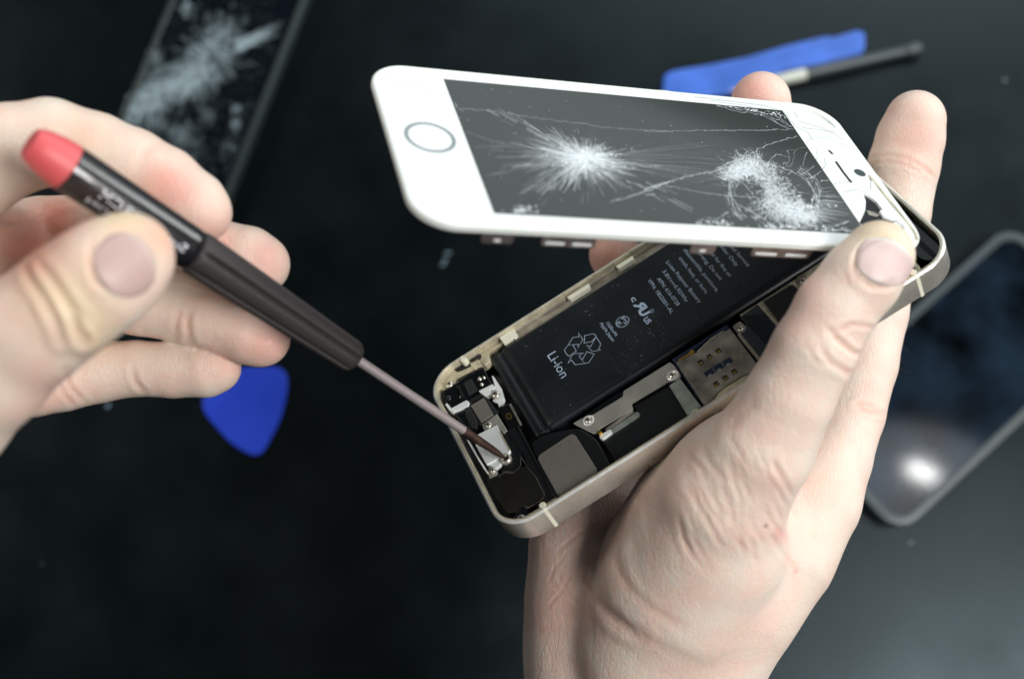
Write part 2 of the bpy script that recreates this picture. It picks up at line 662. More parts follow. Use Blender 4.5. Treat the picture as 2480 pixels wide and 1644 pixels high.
# antenna breaks: cream plastic lines across the band
def antenna(y, side):
    x = WX + 0.03 if side > 0 else -0.93
    bm = bmesh.new()
    s = side
    prof = [(x, -7.35), (x, -0.5), (x - s * 0.45, 0.03), (x - s * 1.0, 0.04), (x - s * 1.0, -1.2), (x - s * .35, -1.5), (x - s * .35, -7.3)]
    a = [bm.verts.new((q[0] * MM, (y - .45) * MM, q[1] * MM)) for q in prof]
    b = [bm.verts.new((q[0] * MM, (y + .45) * MM, q[1] * MM)) for q in prof]
    bm.faces.new(a[::-1]); bm.faces.new(b)
    for i in range(len(prof)):
        j = (i + 1) % len(prof)
        bm.faces.new((a[i], a[j], b[j], b[i]))
    rows = add_ring(bm, x - s * 1.75, y, [(0.001, .05), (.75, .05), (.85, -.05), (.85, -2.2)], 18)
    bmesh.ops.remove_doubles(bm, verts=bm.verts[:], dist=1e-7)
    link('antenna_line', mesh(bm), M['cream'], body)


ax1 = CASE.loc(*zp('B', (1475, 1140)), 0)
ax2 = CASE.loc(2205, 653, 0)
ax3 = CASE.loc(*zp('A', (440, 285)), 0)
antenna(ax1[1], 1)
antenna(ax2[1], 1)
antenna(ax3[1], -1)
antenna(ax2[1], -1)

# gold castings in the corners
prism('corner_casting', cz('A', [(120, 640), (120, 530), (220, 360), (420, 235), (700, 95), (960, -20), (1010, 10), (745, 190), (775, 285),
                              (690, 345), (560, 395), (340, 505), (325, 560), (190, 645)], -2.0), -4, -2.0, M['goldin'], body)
prism('casting_pocket', rounded(cz('A', [(300, 380), (400, 310), (520, 305), (540, 345), (460, 385), (350, 428)], -1.96), .6), -2.5, -1.96, M['hole'], body, 0)
prism('casting_pocket', rounded(cz('A', [(490, 245), (590, 172), (665, 205), (655, 255), (560, 300), (520, 305)], -1.96), .6), -2.5, -1.96, M['black'], body, 0)
prism('clip_block', cz('A', [(512, 322), (610, 262), (655, 320), (568, 388)], -1.5), -3.4, -1.5, M['goldin'], body, .15)
prism('clip_block', cz('A', [(668, 280), (738, 238), (765, 285), (700, 340)], -1.3), -3.4, -1.3, M['goldin'], body, .15)
prism('corner_casting', rounded(cz('B', [(1225, 1190), (1390, 1095), (1600, 960), (1660, 1030), (1480, 1150), (1290, 1290), (1180, 1320), (1100, 1260)], -1.2), .5), -4, -1.2, M['goldin'], body)
prism('casting_pocket', rounded(cz('B', [(1285, 1205), (1400, 1130), (1590, 1000), (1650, 1050), (1480, 1165), (1310, 1275)], -1.15), .7), -2.5, -1.15, M['black'], body, 0)

# battery: pillow body, folded flap at the home end
BA = cz('H', [(385, 265), (460, 225), (690, 840), (775, 790)], -1.2)
BR = cz('F', [(2091, 480), (400, 1568)], -1.2)
BL_ = CASE.loc(1300, 783, -1.2)
xr = (BR[0][0] + BR[1][0]) / 2 - .2
xl = max(3.2, BL_[0] + .3)
yf = (BA[0][1] + BA[2][1]) / 2
yb = (BA[1][1] + BA[3][1]) / 2
yt = 113.0


def pillow(name, x0, y0, x1, y1, h0, h1, m, parent, rim=1.6, r=1.2):
    bm = bmesh.new()
    rows = []
    for ins, h in ((0, h0), (0, h0 + (h1 - h0) * .55), (rim * .12, h0 + (h1 - h0) * .8), (rim * .4, h0 + (h1 - h0) * .93), (rim * .85, h1 - .02), (rim * 1.6, h1)):
        pts = rrect(x0 + ins, y0 + ins, x1 - ins, y1 - ins, max(.4, r), 6)
        rows.append([bm.verts.new((p[0] * MM, p[1] * MM, h * MM)) for p in pts])
    n = len(rows[0])
    for a, b in zip(rows, rows[1:]):
        for j in range(n):
            bm.faces.new((a[j], a[(j + 1) % n], b[(j + 1) % n], b[j]))
    bm.faces.new(rows[-1])
    bm.faces.new(rows[0][::-1])
    return link(name, mesh(bm), m, parent, smooth=True)


batt = pillow('battery', xl, yb, xr, yt, -5.4, -1.2, M['batt'], body)
batt['label'] = 'black lithium battery printed with pale blue writing'
fl = pillow('battery_flap', xl + .3, yf, xr - .2, yb + 1.4, -5.2, -2.0, M['batt'], batt, .9, .6)
pillow('battery_flap', xl + .5, yf + 1.6, xr - .4, yf + 3.2, -3.0, -1.75, M['batt'], batt, .5, .4)
HP = -1.17
pr = ([], [])


def row(k, body_, s, e, cap, **kw):
    put_text(pr, body_, *cz(k, [s, e], HP), cap, HP, **kw)


row('F', 'VPN: 18S2001-AL', (145, 625), (442, 1050), 1.0)
row('F', 'APN: 616-0728', (262, 605), (520, 948), 1.0)
row('F', '3.8V', (333, 510), (408, 622), 1.0)
row('F', '5.92Whr', (480, 705), (632, 905), 1.0)
stroke(pr, cz('F', [(440, 610), (505, 695)], HP), .13, HP)
stroke(pr, cz('F', [(428, 622), (448, 648)], HP), .12, HP)
stroke(pr, cz('F', [(458, 661), (470, 676)], HP), .12, HP)
stroke(pr, cz('F', [(478, 688), (490, 703)], HP), .12, HP)
row('F', 'Li-ion Polymer Battery', (378, 395), (795, 912), 1.0)
row('F', 'crush, heat, or burn.', (540, 345), (885, 798), 1.0)
row('F', 'disassemble, puncture,', (598, 240), (1020, 772), 1.0)
row('F', 'burning. Do not', (755, 250), (1062, 622), 1.0)
row('F', 'potential for fire or', (815, 130), (1182, 585), 1.0)
row('F', 'Provider Only', (985, 105), (1265, 448), 1.0)
row('F', 'Authorized Service', (1020, 5), (1412, 452), 1.0)
row('C', 'Li-ion', (235, 635), (418, 925), 2.45)
row('C', '1560mAh', (980, 225), (1100, 390), 0.85)
row('C', 'Apple Japan', (900, 225), (1062, 458), 0.85)
row('C', 'PS', (1168, 165), (1224, 240), 0.95)
row('C', 'E', (1112, 222), (1146, 262), 0.95)
cc = cz('C', [(1190, 204)], HP)[0]
stroke(pr, [(cc[0] + 1.75 * math.cos(t), cc[1] + 1.75 * math.sin(t)) for t in np.linspace(0, 2 * math.pi, 33)[:-1]], .17, HP, True)
row('G', 'R', (735, 560), (780, 616), 2.35, bold=.16, flip=True)
row('G', 'U', (768, 600), (796, 650), 2.35, bold=.18)
row('G', 'c', (712, 512), (730, 540), 1.5, bold=.05)
row('G', 'US', (806, 672), (838, 708), 1.45, bold=.07)
rc_ = cz('G', [(873, 607)], HP)[0]
stroke(pr, [(rc_[0] + .62 * math.cos(t), rc_[1] + .62 * math.sin(t)) for t in np.linspace(0, 2 * math.pi, 21)[:-1]], .09, HP, True)
put_text(pr, 'R', (rc_[0] - .25, rc_[1] - .32), (rc_[0] + .28, rc_[1] - .32), .62, HP)
for pl in ([(500, 500), (560, 405), (640, 392), (632, 345), (688, 428), (625, 535), (632, 488)],
           [(500, 500), (455, 560), (467, 595), (508, 640), (605, 578), (562, 495)],
           [(710, 380), (820, 355), (848, 370), (855, 395), (800, 455), (705, 475)],
           [(855, 395), (912, 480), (905, 520), (880, 555), (920, 562), (805, 580), (735, 500), (785, 520), (835, 430)],
           [(738, 582), (832, 615), (765, 720), (710, 732), (680, 690)],
           [(710, 732), (590, 748), (545, 690), (500, 728), (545, 640), (570, 610), (695, 600), (640, 632), (680, 690)]):
    stroke(pr, cz('C', pl, HP), .15, HP, True)
acc_obj('printed_text', pr, M['print'], batt)
rnd = random.Random(5)


def specks(n, fn, smin, smax, h):
    acc = ([], [])
    for _ in range(n):
        x, y = fn()
        s = smin + (smax - smin) * rnd.random() ** 3
        a = rnd.random() * 6.28
        k = rnd.choice((3, 4, 5))
        b = len(acc[0])
        for j in range(k):
            t = a + 6.283 * j / k
            q = s * rnd.uniform(.5, 1)
            acc[0].append(((x + q * math.cos(t)) * MM, (y + q * math.sin(t)) * MM, (h + rnd.uniform(0, .05)) * MM))
        acc[1].append(tuple(range(b, b + k)))
    return acc


def bsp():
    if rnd.random() < .45:
        c = rnd.choice(cz('C', [(1220, 540), (1640, 290), (1300, 750), (780, 60), (1500, 150)], -1.1))
        return (rnd.gauss(c[0], 2.2), min(rnd.gauss(c[1], 3.2), yt - 2))
    return (rnd.uniform(xl + 2, xr - 1), rnd.uniform(yb + 1, yt - 2))


d_ = acc_obj('dust_specks', specks(420, bsp, .035, .13, -1.16), M['dust'], batt)
d_['kind'] = 'stuff'

# inner rail along the upper long side, with its pale clips
prism('side_rail', [(.3, 24), (3.0, 24), (3.0, 114), (.3, 114)], -4.5, -2.4, M['steeld'], body)
prism('adhesive_strip', [(2.95, 33), (xl + .1, 33), (xl + .1, 112), (2.95, 112)], -4.5, -2.2, M['sage'], body)
for a, b in (((225, 500), (395, 400)), ((600, 270), (730, 190))):
    q = cz('G', [a, b], -.9)
    prism('clip_block', [(1.0, q[0][1]), (2.5, q[0][1] + .4), (2.5, q[1][1] - .4), (1.0, q[1][1])], -2.3, -.75, M['cream'], body, .15)
q = cz('A', [(920, 0)], -.9)[0]
prism('clip_block', [(.25, q[1] - .5), (3.2, q[1] - .3), (3.2, q[1] + 4), (.25, q[1] + 4)], -2, -.75, M['cream'], body, .15)
q = cz('H', [(553, 148)], -.9)[0]
screw(q[0], q[1], -1.2, .8, body)

# dock connector and the parts round it
prism('dock_connector', rounded(cz('A', [(165, 665), (330, 560), (520, 440), (680, 352), (785, 570), (625, 655), (460, 770), (275, 880), (185, 780)], -1.6), .4), -5.4, -1.6, M['gloss'], body, .25)
prism('dock_rib', rounded(cz('A', [(325, 610), (370, 590), (445, 740), (400, 765)], -1.2), .5), -1.9, -1.2, M['gloss'], body, .2)
prism('dock_rib', rounded(cz('A', [(430, 560), (530, 500), (610, 650), (500, 720)], -1.4), .3), -1.9, -1.4, M['matte'], body, .12)
for (x, y, r) in ((240, 745, .75), (395, 735, .35), (632, 505, .55), (690, 490, .4), (660, 575, .5)):
    q = cz('A', [(x, y)], -1.4)[0]
    lathe('solder_bead', q[0], q[1], [(.001, -1.25 + r * .3), (r * .6, -1.3 + r * .2), (r, -1.6)], M['screw'] if r < .7 else M['gloss'], body, 14)
prism('flex_rib', rounded(cz('A', [(495, 770), (640, 690), (665, 730), (520, 815)], -1.7), .3), -3, -1.7, M['black'], body, .15)
for i in range(6):
    a = (510 + i * 25, 765 - i * 14)
    prism('flex_rib', cz('A', [a, (a[0] + 9, a[1] - 5), (a[0] + 32, a[1] + 38), (a[0] + 23, a[1] + 43)], -1.6), -1.8, -1.6, M['matte'], body, .05)
prism('white_clip', rounded(cz('A', [(620, 662), (798, 572), (832, 612), (762, 642), (792, 705), (694, 722)], -1.45), .25), -3, -1.45, M['whitep'], body, .1)
prism('white_clip', rounded(cz('A', [(195, 825), (225, 815), (275, 880), (470, 775), (500, 800), (485, 850), (290, 925), (250, 905)], -1.4), .25), -3, -1.4, M['whitep'], body, .12)
prism('white_clip', rounded(cz('A', [(788, 465), (815, 480), (905, 620), (945, 760), (930, 830), (878, 865), (870, 820), (800, 790), (860, 700)], -2.2), .3), -3, -2.2, M['whitep'], body, .12)
prism('tape_patch', rounded(cz('A', [(300, 935), (430, 860), (520, 900), (600, 1080), (560, 1140), (460, 1110)], -2.2), .5), -5, -2.2, M['gloss'], body, .3)
prism('tape_patch', rounded(cz('A', [(440, 850), (520, 850), (610, 1060), (590, 1130), (520, 1120), (450, 960)], -1.8), .8), -4, -1.8, M['matte'], body, .3)
prism('controller_chip', cz('A', [(520, 845), (685, 745), (805, 955), (650, 1058)], -1.5), -3, -1.5, M['grey'], body, .12)
prism('chip_tray', cz('A', [(480, 830), (700, 705), (880, 930), (640, 1110)], -2.1), -4, -2.1, M['matte'], body, .1)
prism('steel_bracket', cz('A', [(662, 1085), (855, 950), (985, 1160), (935, 1192), (838, 1075), (695, 1165)], -1.6), -2.6, -1.6, M['steel'], body, .12)
prism('flex_socket', cz('A', [(872, 880), (1010, 815), (1165, 1080), (1012, 1150)], -1.7), -4, -1.7, M['gloss'], body, .12)
prism('socket_edge', cz('A', [(1005, 830), (1030, 818), (1165, 1075), (1140, 1090)], -1.45), -2, -1.45, M['steeld'], body, .06)
bm = bmesh.new()
qc = CASE.loc(*zp('A', (1005, 980)), -1.62)
for i in range(16):
    t = 2 * math.pi * i / 16
    x, y = qc[0] + math.cos(t) * 1.0, qc[1] + math.sin(t) * .62
    dx, dy = math.cos(t) * .2, math.sin(t) * .2
    add_prism(bm, [(x - dx - dy * .35, y - dy + dx * .35), (x + dx - dy * .35, y + dy + dx * .35), (x + dx + dy * .35, y + dy - dx * .35), (x - dx + dy * .35, y - dy - dx * .35)], -1.75, -1.6)
link('gold_contacts', mesh(bm), M['brass'], body)
for x, y, r, h in ((835, 705, 1.15, -1.5), (250, 578, 1.0, -1.5), (742, 1092, .92, -1.3)):
    q = CASE.loc(*zp('A', (x, y)), h)
    screw(q[0], q[1], h, r, body)
q = CASE.loc(*zp('B', (1160, 1226)), -1.0)
screw(q[0], q[1], -1.0, 1.0, body)
q = CASE.loc(*zp('B', (797, 620)), -1.2)
screw(q[0], q[1], -1.2, .75, body)

# white cover the screwdriver works on
prism('white_cover', rounded(cz('B', [(612, 165), (850, 42), (1022, 368), (1000, 402), (720, 545), (582, 300)], -1.3), .2), -2.6, -1.3, M['whitep'], body, .1)
prism('white_cover', rounded(cz('B', [(722, 540), (1000, 402), (880, 560), (830, 592)], -1.8), .15), -3.2, -1.8, M['whitep'], body, .1)
prism('cover_edge', cz('B', [(884, 130), (898, 130), (1015, 350), (1008, 372)], -1.2), -1.8, -1.2, M['goldin'], body, .03)
prism('steel_bracket', rounded(cz('B', [(738, 655), (752, 600), (745, 575), (810, 572), (862, 640), (858, 672), (765, 735)], -1.7), .2), -3, -1.7, M['steel'], body, .1)
prism('white_edge_strip', rounded(cz('B', [(470, 228), (500, 245), (600, 420), (745, 645), (735, 665), (680, 590), (560, 390)], -1.5), .2), -3, -1.5, M['whitep'], body, .05)
q = CASE.loc(*zp('B', (965, 470)), -1.3)
lathe('screw_post', q[0], q[1], [(.75, -1.6), (.8, -1.05), (1.05, -.95), (1.3, -1.1), (1.4, -1.6), (1.4, -3)], M['screw'], body, 26)
TIPLOC = (q[0], q[1])
prism('flex_cable', rounded(cz('B', [(940, 150), (1080, 90), (1180, 300), (1165, 540), (1060, 640), (900, 640), (1040, 480), (1020, 360)], -2.0), .6), -4, -2.0, M['black'], body, .2)

# black sound box at the corner and long rib
sp_ = cz('B', [(740, 740), (880, 680), (960, 640), (1050, 655), (1150, 575), (1235, 570), (1345, 700), (1462, 930), (1430, 990), (1240, 1100), (1180, 1062), (1150, 1150), (985, 1155), (880, 1000)], -1.5)
prism('sound_chamber', rounded(sp_, .5), -5, -1.5, M['brown'], body, .1)
acc = ([], [])
stroke(acc, rounded(cz('B', [(880, 685), (960, 642), (1050, 655), (1150, 580), (1160, 440), (1235, 570), (1345, 700), (1462, 930), (1430, 990), (1240, 1100)], -1.46), .6), .12, -1.46)
acc_obj('moulding_line', acc, M['steeld'], body)
prism('chamber_wall', rounded(cz('B', [(980, 130), (1080, 60), (1620, 1000), (1480, 1080), (1200, 1050), (1450, 960), (1440, 920), (1340, 700), (1240, 560), (1180, 400)], -1.8), .4), -5, -1.8, M['black'], body, .15)
prism('rib', cz('B', [(1095, 65), (1130, 55), (1640, 1040), (1592, 975)], -1.5), -4.5, -1.5, M['black'], body, .22)
prism('corner_boss', rounded(cz('B', [(1040, 1215), (1150, 1120), (1200, 1060), (1240, 1100), (1250, 1150), (1180, 1180), (1100, 1270)], -1.25), .4), -4, -1.25, M['gloss'], body, .2)

# speaker with its grey pad
prism('speaker', rounded(cz('E', [(-60, 790), (90, 700), (330, 650), (440, 655), (585, 745), (640, 830), (742, 1020), (735, 1075), (560, 1160), (230, 1385), (130, 1300)], -1.3), .8), -5, -1.3, M['black'], body, .3)
prism('speaker_pad', rounded(cz('E', [(-5, 930), (365, 685), (620, 1085), (225, 1345)], -1.1), 1.6, 8), -1.7, -1.1, M['grey'], body, .12)

# long steel bracket over the antenna flex
prism('steel_bracket', rounded(cz('E', [(360, 598), (450, 545), (570, 505), (858, 330), (865, 275), (1330, -15), (1372, 20), (1440, 120), (1425, 158), (1310, 185),
                               (945, 400), (962, 452), (620, 655), (592, 698), (560, 700)], -1.55), .35), -1.95, -1.55, M['steel'], body, .1)
for (x, y) in ((512, 568), (1355, 118)):
    q = CASE.loc(*zp('E', (x, y)), -1.5)
    lathe('screw_boss', q[0], q[1], [(.9, -1.5), (1.0, -1.35), (1.35, -1.35), (1.6, -1.55)], M['goldlit'], body, 26)
    screw(q[0], q[1], -1.5, .9, body)
prism('black_recess', rounded(cz('E', [(440, 545), (590, 440), (835, 280), (862, 290), (850, 330), (590, 490)], -1.7), .5), -3, -1.7, M['gloss'], body, .15)
prism('antenna_flex', cz('E', [(660, 775), (1030, 520), (960, 400), (1310, 200), (1530, 550), (810, 1010)], -2.6), -5, -2.6, M['black'], body, .1)
acc = ([], [])
for k in range(5):
    r0 = 1.0 - k * .15
    pts = [(820, 900), (1000, 790), (1200 + 40 * r0, 640 - 0 * k), (1290 + 130 * (r0 - .5), 520 - 40 * k), (1300 + 120 * (r0 - .4), 400 - 20 * k), (1240 + 100 * (r0 - .3), 300 - 10 * k)]
    pts = [(p[0] - k * 18, p[1] - k * 22) for p in pts]
    stroke(acc, rounded(cz('E', pts, -2.56), 2.2)[5:-6], .09, -2.56)
acc_obj('flex_trace', acc, M['slate'], body)
prism('sage_strip', cz('E', [(740, 660), (1000, 478), (1025, 498), (1012, 522), (755, 690)], -1.9), -3, -1.9, M['sage'], body, .06)
prism('white_strip', rounded(cz('E', [(622, 715), (735, 655), (755, 680), (655, 755), (628, 748)], -1.85), .3), -3, -1.85, M['whitep'], body, .12)
prism('sage_bracket', cz('E', [(1322, 218), (1432, 150), (1645, 430), (1615, 455), (1555, 480), (1530, 552)], -1.7), -3, -1.7, M['sage'], body, .1)
q = CASE.loc(*zp('E', (1592, 505)), -1.5)
lathe('screw_boss', q[0], q[1], [(.85, -1.5), (.95, -1.2), (1.2, -1.2), (1.35, -1.8)], M['cream'], body, 24)
screw(q[0], q[1], -1.5, .8, body)
prism('ground_spring', cz('E', [(600, 690), (630, 665), (650, 680), (625, 710)], -1.2), -2, -1.2, M['brass'], body, .1)
prism('bracket_teeth', cz('E', [(680, 655), (950, 460), (965, 475), (700, 675)], -1.75), -2.5, -1.75, M['steeld'], body, .05)

# SIM reader
sim = prism('sim_reader', cz('D', [(400, 612), (640, 500), (700, 460), (760, 430), (830, 310), (930, 265), (1085, 190), (1460, 680), (1370, 740), (1240, 780), (1110, 860), (1000, 935), (920, 1000), (855, 1095), (765, 1145), (740, 1120)], -1.5), -1.8, -1.5, M['steeld'], body, .06)
prism('reader_base', cz('D', [(352, 575), (1045, 140), (1135, 240), (1480, 690), (760, 1165), (735, 1140)], -1.95), -4.5, -1.95, M['navy'], body, .05)
prism('reader_rail', cz('D', [(358, 572), (1040, 138), (1060, 190), (860, 275), (640, 455), (400, 605)], -1.6), -3.5, -1.6, M['navy'], body, .1)
for (x, y) in ((717, 612), (828, 540), (940, 468), (1140, 730), (1028, 808), (913, 885)):
    c = CASE.loc(*zp('D', (x, y)), -1.47)
    prism('contact_window', [(c[0] - .75, c[1] - .62), (c[0] + .75, c[1] - .62), (c[0] + .75, c[1] + .62), (c[0] - .75, c[1] + .62)], -1.55, -1.47, M['hole'], sim, 0)
    prism('gold_contact', [(c[0] - .05, c[1] - .4), (c[0] + .6, c[1] - .4), (c[0] + .6, c[1] + .35), (c[0] - .05, c[1] + .35)], -1.5, -1.42, M['brass'], sim, .05)
for (x, y) in ((1055, 605), (940, 675), (825, 745)):
    c = CASE.loc(*zp('D', (x, y)), -1.47)
    prism('contact_window', rounded([(c[0] - .95, c[1] - 1.15), (c[0] + .95, c[1] - 1.15), (c[0] + .95, c[1] + 1.15), (c[0] - .95, c[1] + 1.15)], .2), -1.55, -1.47, M['navy'], sim, 0)
    prism('contact_window', [(c[0] + .5, c[1] - .8), (c[0] + 1.25, c[1] - .8), (c[0] + 1.25, c[1] + .2), (c[0] + .5, c[1] + .2)], -1.5, -1.44, M['steel'], sim, .04)
acc = ([], [])
for (a, b) in (((1115, 500), (1195, 640)), ((1150, 480), (1235, 615))):
    for i in range(9):
        t = i / 9
        p0 = (a[0] + (b[0] - a[0]) * t, a[1] + (b[1] - a[1]) * t)
        q = cz('D', [p0, (p0[0] + 18, p0[1] - 10)], -1.46)
        stroke(acc, q, .16, -1.46)
acc_obj('engraved_text', acc, M['board'], sim)
prism('contact_spring', cz('D', [(430, 575), (560, 500), (590, 450), (640, 470), (620, 510), (570, 520), (440, 590)], -1.35), -1.6, -1.35, M['brass'], sim, .05)
prism('contact_spring', cz('D', [(670, 470), (840, 305), (1000, 210), (1010, 225), (860, 325), (700, 470)], -1.35), -1.6, -1.35, M['steel'], sim, .05)
prism('reader_foot', cz('D', [(755, 1150), (850, 1095), (868, 1135), (765, 1185)], -1.2), -3, -1.2, M['navy'], sim, .12)
prism('reader_foot', cz('D', [(1365, 742), (1452, 690), (1475, 725), (1400, 785)], -1.2), -3, -1.2, M['navy'], sim, .12)
q1, q2 = cz('D', [(870, 1130), (1480, 740)], -1.5)
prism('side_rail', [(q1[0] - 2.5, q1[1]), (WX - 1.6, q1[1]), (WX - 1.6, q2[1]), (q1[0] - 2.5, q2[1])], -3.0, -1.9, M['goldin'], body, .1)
d_ = acc_obj('dust_specks', specks(90, lambda: CASE.loc(*zp('D', (rnd.uniform(560, 1300), rnd.uniform(350, 1100))), -1.45), .03, .12, -1.44), M['dust'], sim)
d_['kind'] = 'stuff'

# logic board with shields
prism('logic_board', cz('D', [(1190, 260), (1260, 215), (1300, 130), (1210, 10), (1400, -110), (1545, -200), (1850, -400), (2300, -700), (2900, 0), (2300, 600), (1500, 640), (1480, 620)], -2.2), -4, -2.2, M['board'], body, .1)
prism('shield_tape', rounded(cz('D', [(1225, 30), (1530, -160 + 150), (1560, 20), (1755, 265), (2100, 620), (1590, 620), (1500, 590), (1225, 252), (1290, 205), (1302, 130)], -1.9), .3), -3, -1.9, M['slate'], body, .06)
prism('shield_tape', cz('F', [(1320, 1085), (1540, 928), (1890, 1325), (1700, 1500), (1400, 1180)], -1.9), -3, -1.9, M['slate'], body, .06)
lab = prism('black_label', rounded(cz('F', [(1615, 888), (1980, 672), (2120, 790), (2500, 1300), (1900, 1270)], -1.8), .4), -3, -1.8, M['hole'], body, .05)
acc = ([], [])
put_text(acc, '9HF', *cz('F', [(1892, 1085), (1965, 1140)], -1.78), .9, -1.78, bold=.03)
put_text(acc, 'F', *cz('F', [(2000, 1010), (2020, 1040)], -1.78), .9, -1.78, bold=.03)
acc_obj('printed_text', acc, M['print'], lab)
bm = bmesh.new()
for a, b, n in (((1555, 925), (1885, 1300), 26), ((1565, 905), (1965, 655), 22)):
    for i in range(n):
        t = i / (n - 1)
        q = CASE.loc(*zp('F', (a[0] + (b[0] - a[0]) * t, a[1] + (b[1] - a[1]) * t)), -2.1)
        add_ring(bm, q[0], q[1], [(.001, -2.1), (.1, -2.11), (.13, -2.2)], 6)
bmesh.ops.remove_doubles(bm, verts=bm.verts[:], dist=1e-7)
d_ = link('board_pins', mesh(bm), M['screw'], body)
prism('board_tab', rounded(cz('D', [(1115, 155), (1210, 90), (1290, 165), (1278, 222), (1190, 245)], -1.9), .4), -3, -1.9, M['steeld'], body, .08)
q = CASE.loc(*zp('D', (1217, 188)), -1.8)
screw(q[0], q[1], -1.8, .7, body)
q = CASE.loc(*zp('G', (2022, 378)), -1.8)
prism('board_tab', rounded(cz('G', [(1975, 345), (2030, 315), (2075, 380), (2040, 420), (1985, 400)], -1.9), .4), -3, -1.9, M['steeld'], body, .08)
screw(q[0], q[1], -1.8, .95, body)
bm = bmesh.new()
for i in range(16):
    t = i / 15
    p = (1205 + 300 * t, 262 + 370 * t)
    c = CASE.loc(*zp('D', p), -1.9)
    add_prism(bm, [(c[0] - .2, c[1] - .45), (c[0] + .2, c[1] - .45), (c[0] + .2, c[1] + .3), (c[0] - .2, c[1] + .3)], -2.5, -1.85)
link('solder_joints', mesh(bm), M['screw'], body)
# far end of the case: black mouldings beyond the screen
prism('end_moulding', rrect(4, LY - 7.5, WX - 3, LY - 2.2, 3), -5, -1.8, M['gloss'], body, .4)
prism('corner_casting', rrect(WX - 8.5, LY - 16, WX - 1.7, LY - 9, 2.4), -4, -1.9, M['goldin'], body)
prism('casting_pocket', rrect(WX - 6.8, LY - 14.5, WX - 2.6, LY - 10, 1.8), -2.5, -1.84, M['gloss'], body, 0)

# ------------------------------------------------------------------ phone screen lifted off the body
scr = empty('phone_screen', SCR.matrix(), 'shattered white phone screen lifted at an angle above the open gold phone body', 'phone screen')
X0, X1, Y0, Y1 = -4.3, 54.2, -17.0, 103.6
hard(sweep('edge_frame', [(0.35, -0.05), (0.0, -0.35), (0.0, -1.5), (0.5, -1.9), (2.5, -1.9), (2.5, -0.05)], M['edgew'], X0 - .3, Y0 - .3, X1 + .3, Y1 + .3, 9.2, scr))
prism('back_plate', rrect(X0 + .8, Y0 + .8, X1 - .8, Y1 - .8, 8), -2.7, -1.1, M['copper'], scr, .2)
prism('inner_plate', rrect(X0 + .3, Y0 + .3, X1 - .3, Y1 - .3, 8.9), -1.1, -0.7, M['edgew'], scr, 0)
prism('exposed_cavity', sz('K', [(740, 320), (800, 350), (870, 400), (960, 500), (960, 570), (1080, 600), (900, 700), (720, 660), (690, 630), (740, 560), (765, 500), (765, 430)], -.66), -.75, -.66, M['gloss'], scr, 0)
prism('cavity_contact', rounded(sz('K', [(778, 505), (850, 520), (905, 548), (880, 565), (800, 545)], -.5), .3), -.68, -.5, M['steeld'], scr, .08)
# white glass: whole except the broken top end
left = [p for p in rrect(X0, Y0, X1, Y1, 9, 12)]
gl = [p for p in left if p[1] < 80]
gl.sort(key=lambda p: math.atan2(p[0] - 25, -(p[1] - 40)))      # from -x side round the home end to +x side
tr = sz('4', [(1050, 304), (1140, 345), (1290, 372), (1430, 450), (1462, 475), (1470, 470), (1522, 512), (1700, 740), (1748, 830)])
kk = sz('K', [(790, 165), (822, 230), (815, 300), (750, 340), (776, 420), (770, 500), (745, 560), (715, 622)])
kk2 = sz('K', [(700, 640), (760, 720), (900, 800)])
far = [(X1, kk2[-1][1])]
outline = gl + [(X1, 88)] + [(X1 - 1, 96)] + [(47, 96), (kk[-1][0] + 1.5, kk[-1][1] + .3)] + kk[::-1] + tr[::-1]
bm = bmesh.new()
add_prism(bm, outline, -0.85, 0.0)
glass = link('white_glass', mesh(bm), M['glassw'], scr, .22)
pc = sz('K', [(752, 338), (830, 388), (872, 420), (932, 498), (903, 512), (940, 562), (1020, 590), (1060, 592), (1130, 645), (1180, 780), (1215, 750), (1190, 680), (1050, 505), (880, 285), (826, 200), (824, 240), (818, 302)])
prism('glass_piece', pc, -0.85, -0.02, M['glassw'], scr, .1)
acc = ([], [])
stroke(acc, sz('K', [(800, 172), (880, 270), (1060, 490), (1200, 665), (1245, 735), (1258, 790)], .0), .7, .0)
acc_obj('adhesive_line', acc, M['goldin'], scr)
disp = prism('display', [(0, 0), (49.9, 0), (49.9, 88.5), (0, 88.5)], -.3, 0.035, M['lcd'], scr, 0)
# home button, earpiece, camera, sensor
hb = SCR.loc(*zp('3', (507, 668)))
lathe('home_button', hb[0], hb[1], [(.001, -.12), (4.3, -.08), (4.9, .02), (5.25, .06), (5.4, .0)], M['glassw'], scr, 48)
lathe('home_ring', hb[0], hb[1], [(4.75, .035), (4.8, .075), (5.55, .075), (5.65, .02)], M['greyline'], scr, 48)
acc = ([], [])
stroke(acc, sz('K', [(487, 45), (560, 150), (635, 245)], .03), .75, .03)
acc_obj('earpiece_slot', acc, M['hole'], scr)
q = SCR.loc(*zp('K', (715, 152)))
lathe('front_camera', q[0], q[1], [(.001, .03), (1.25, .035), (1.5, .01)], M['rubber'], scr, 24)
q = SCR.loc(*zp('4', (1418, 655)))
prism('sensor_window', [(q[0] - .9, q[1] - .5), (q[0] + .8, q[1] - .3), (q[0] + .9, q[1] + .4), (q[0] - .7, q[1] + .2)], -.1, .03, M['hole'], scr, 0)

# crushed glass: thousands of thin slivers round the two impacts
rnd = random.Random(11)
CV, CF, CD = [], [], []


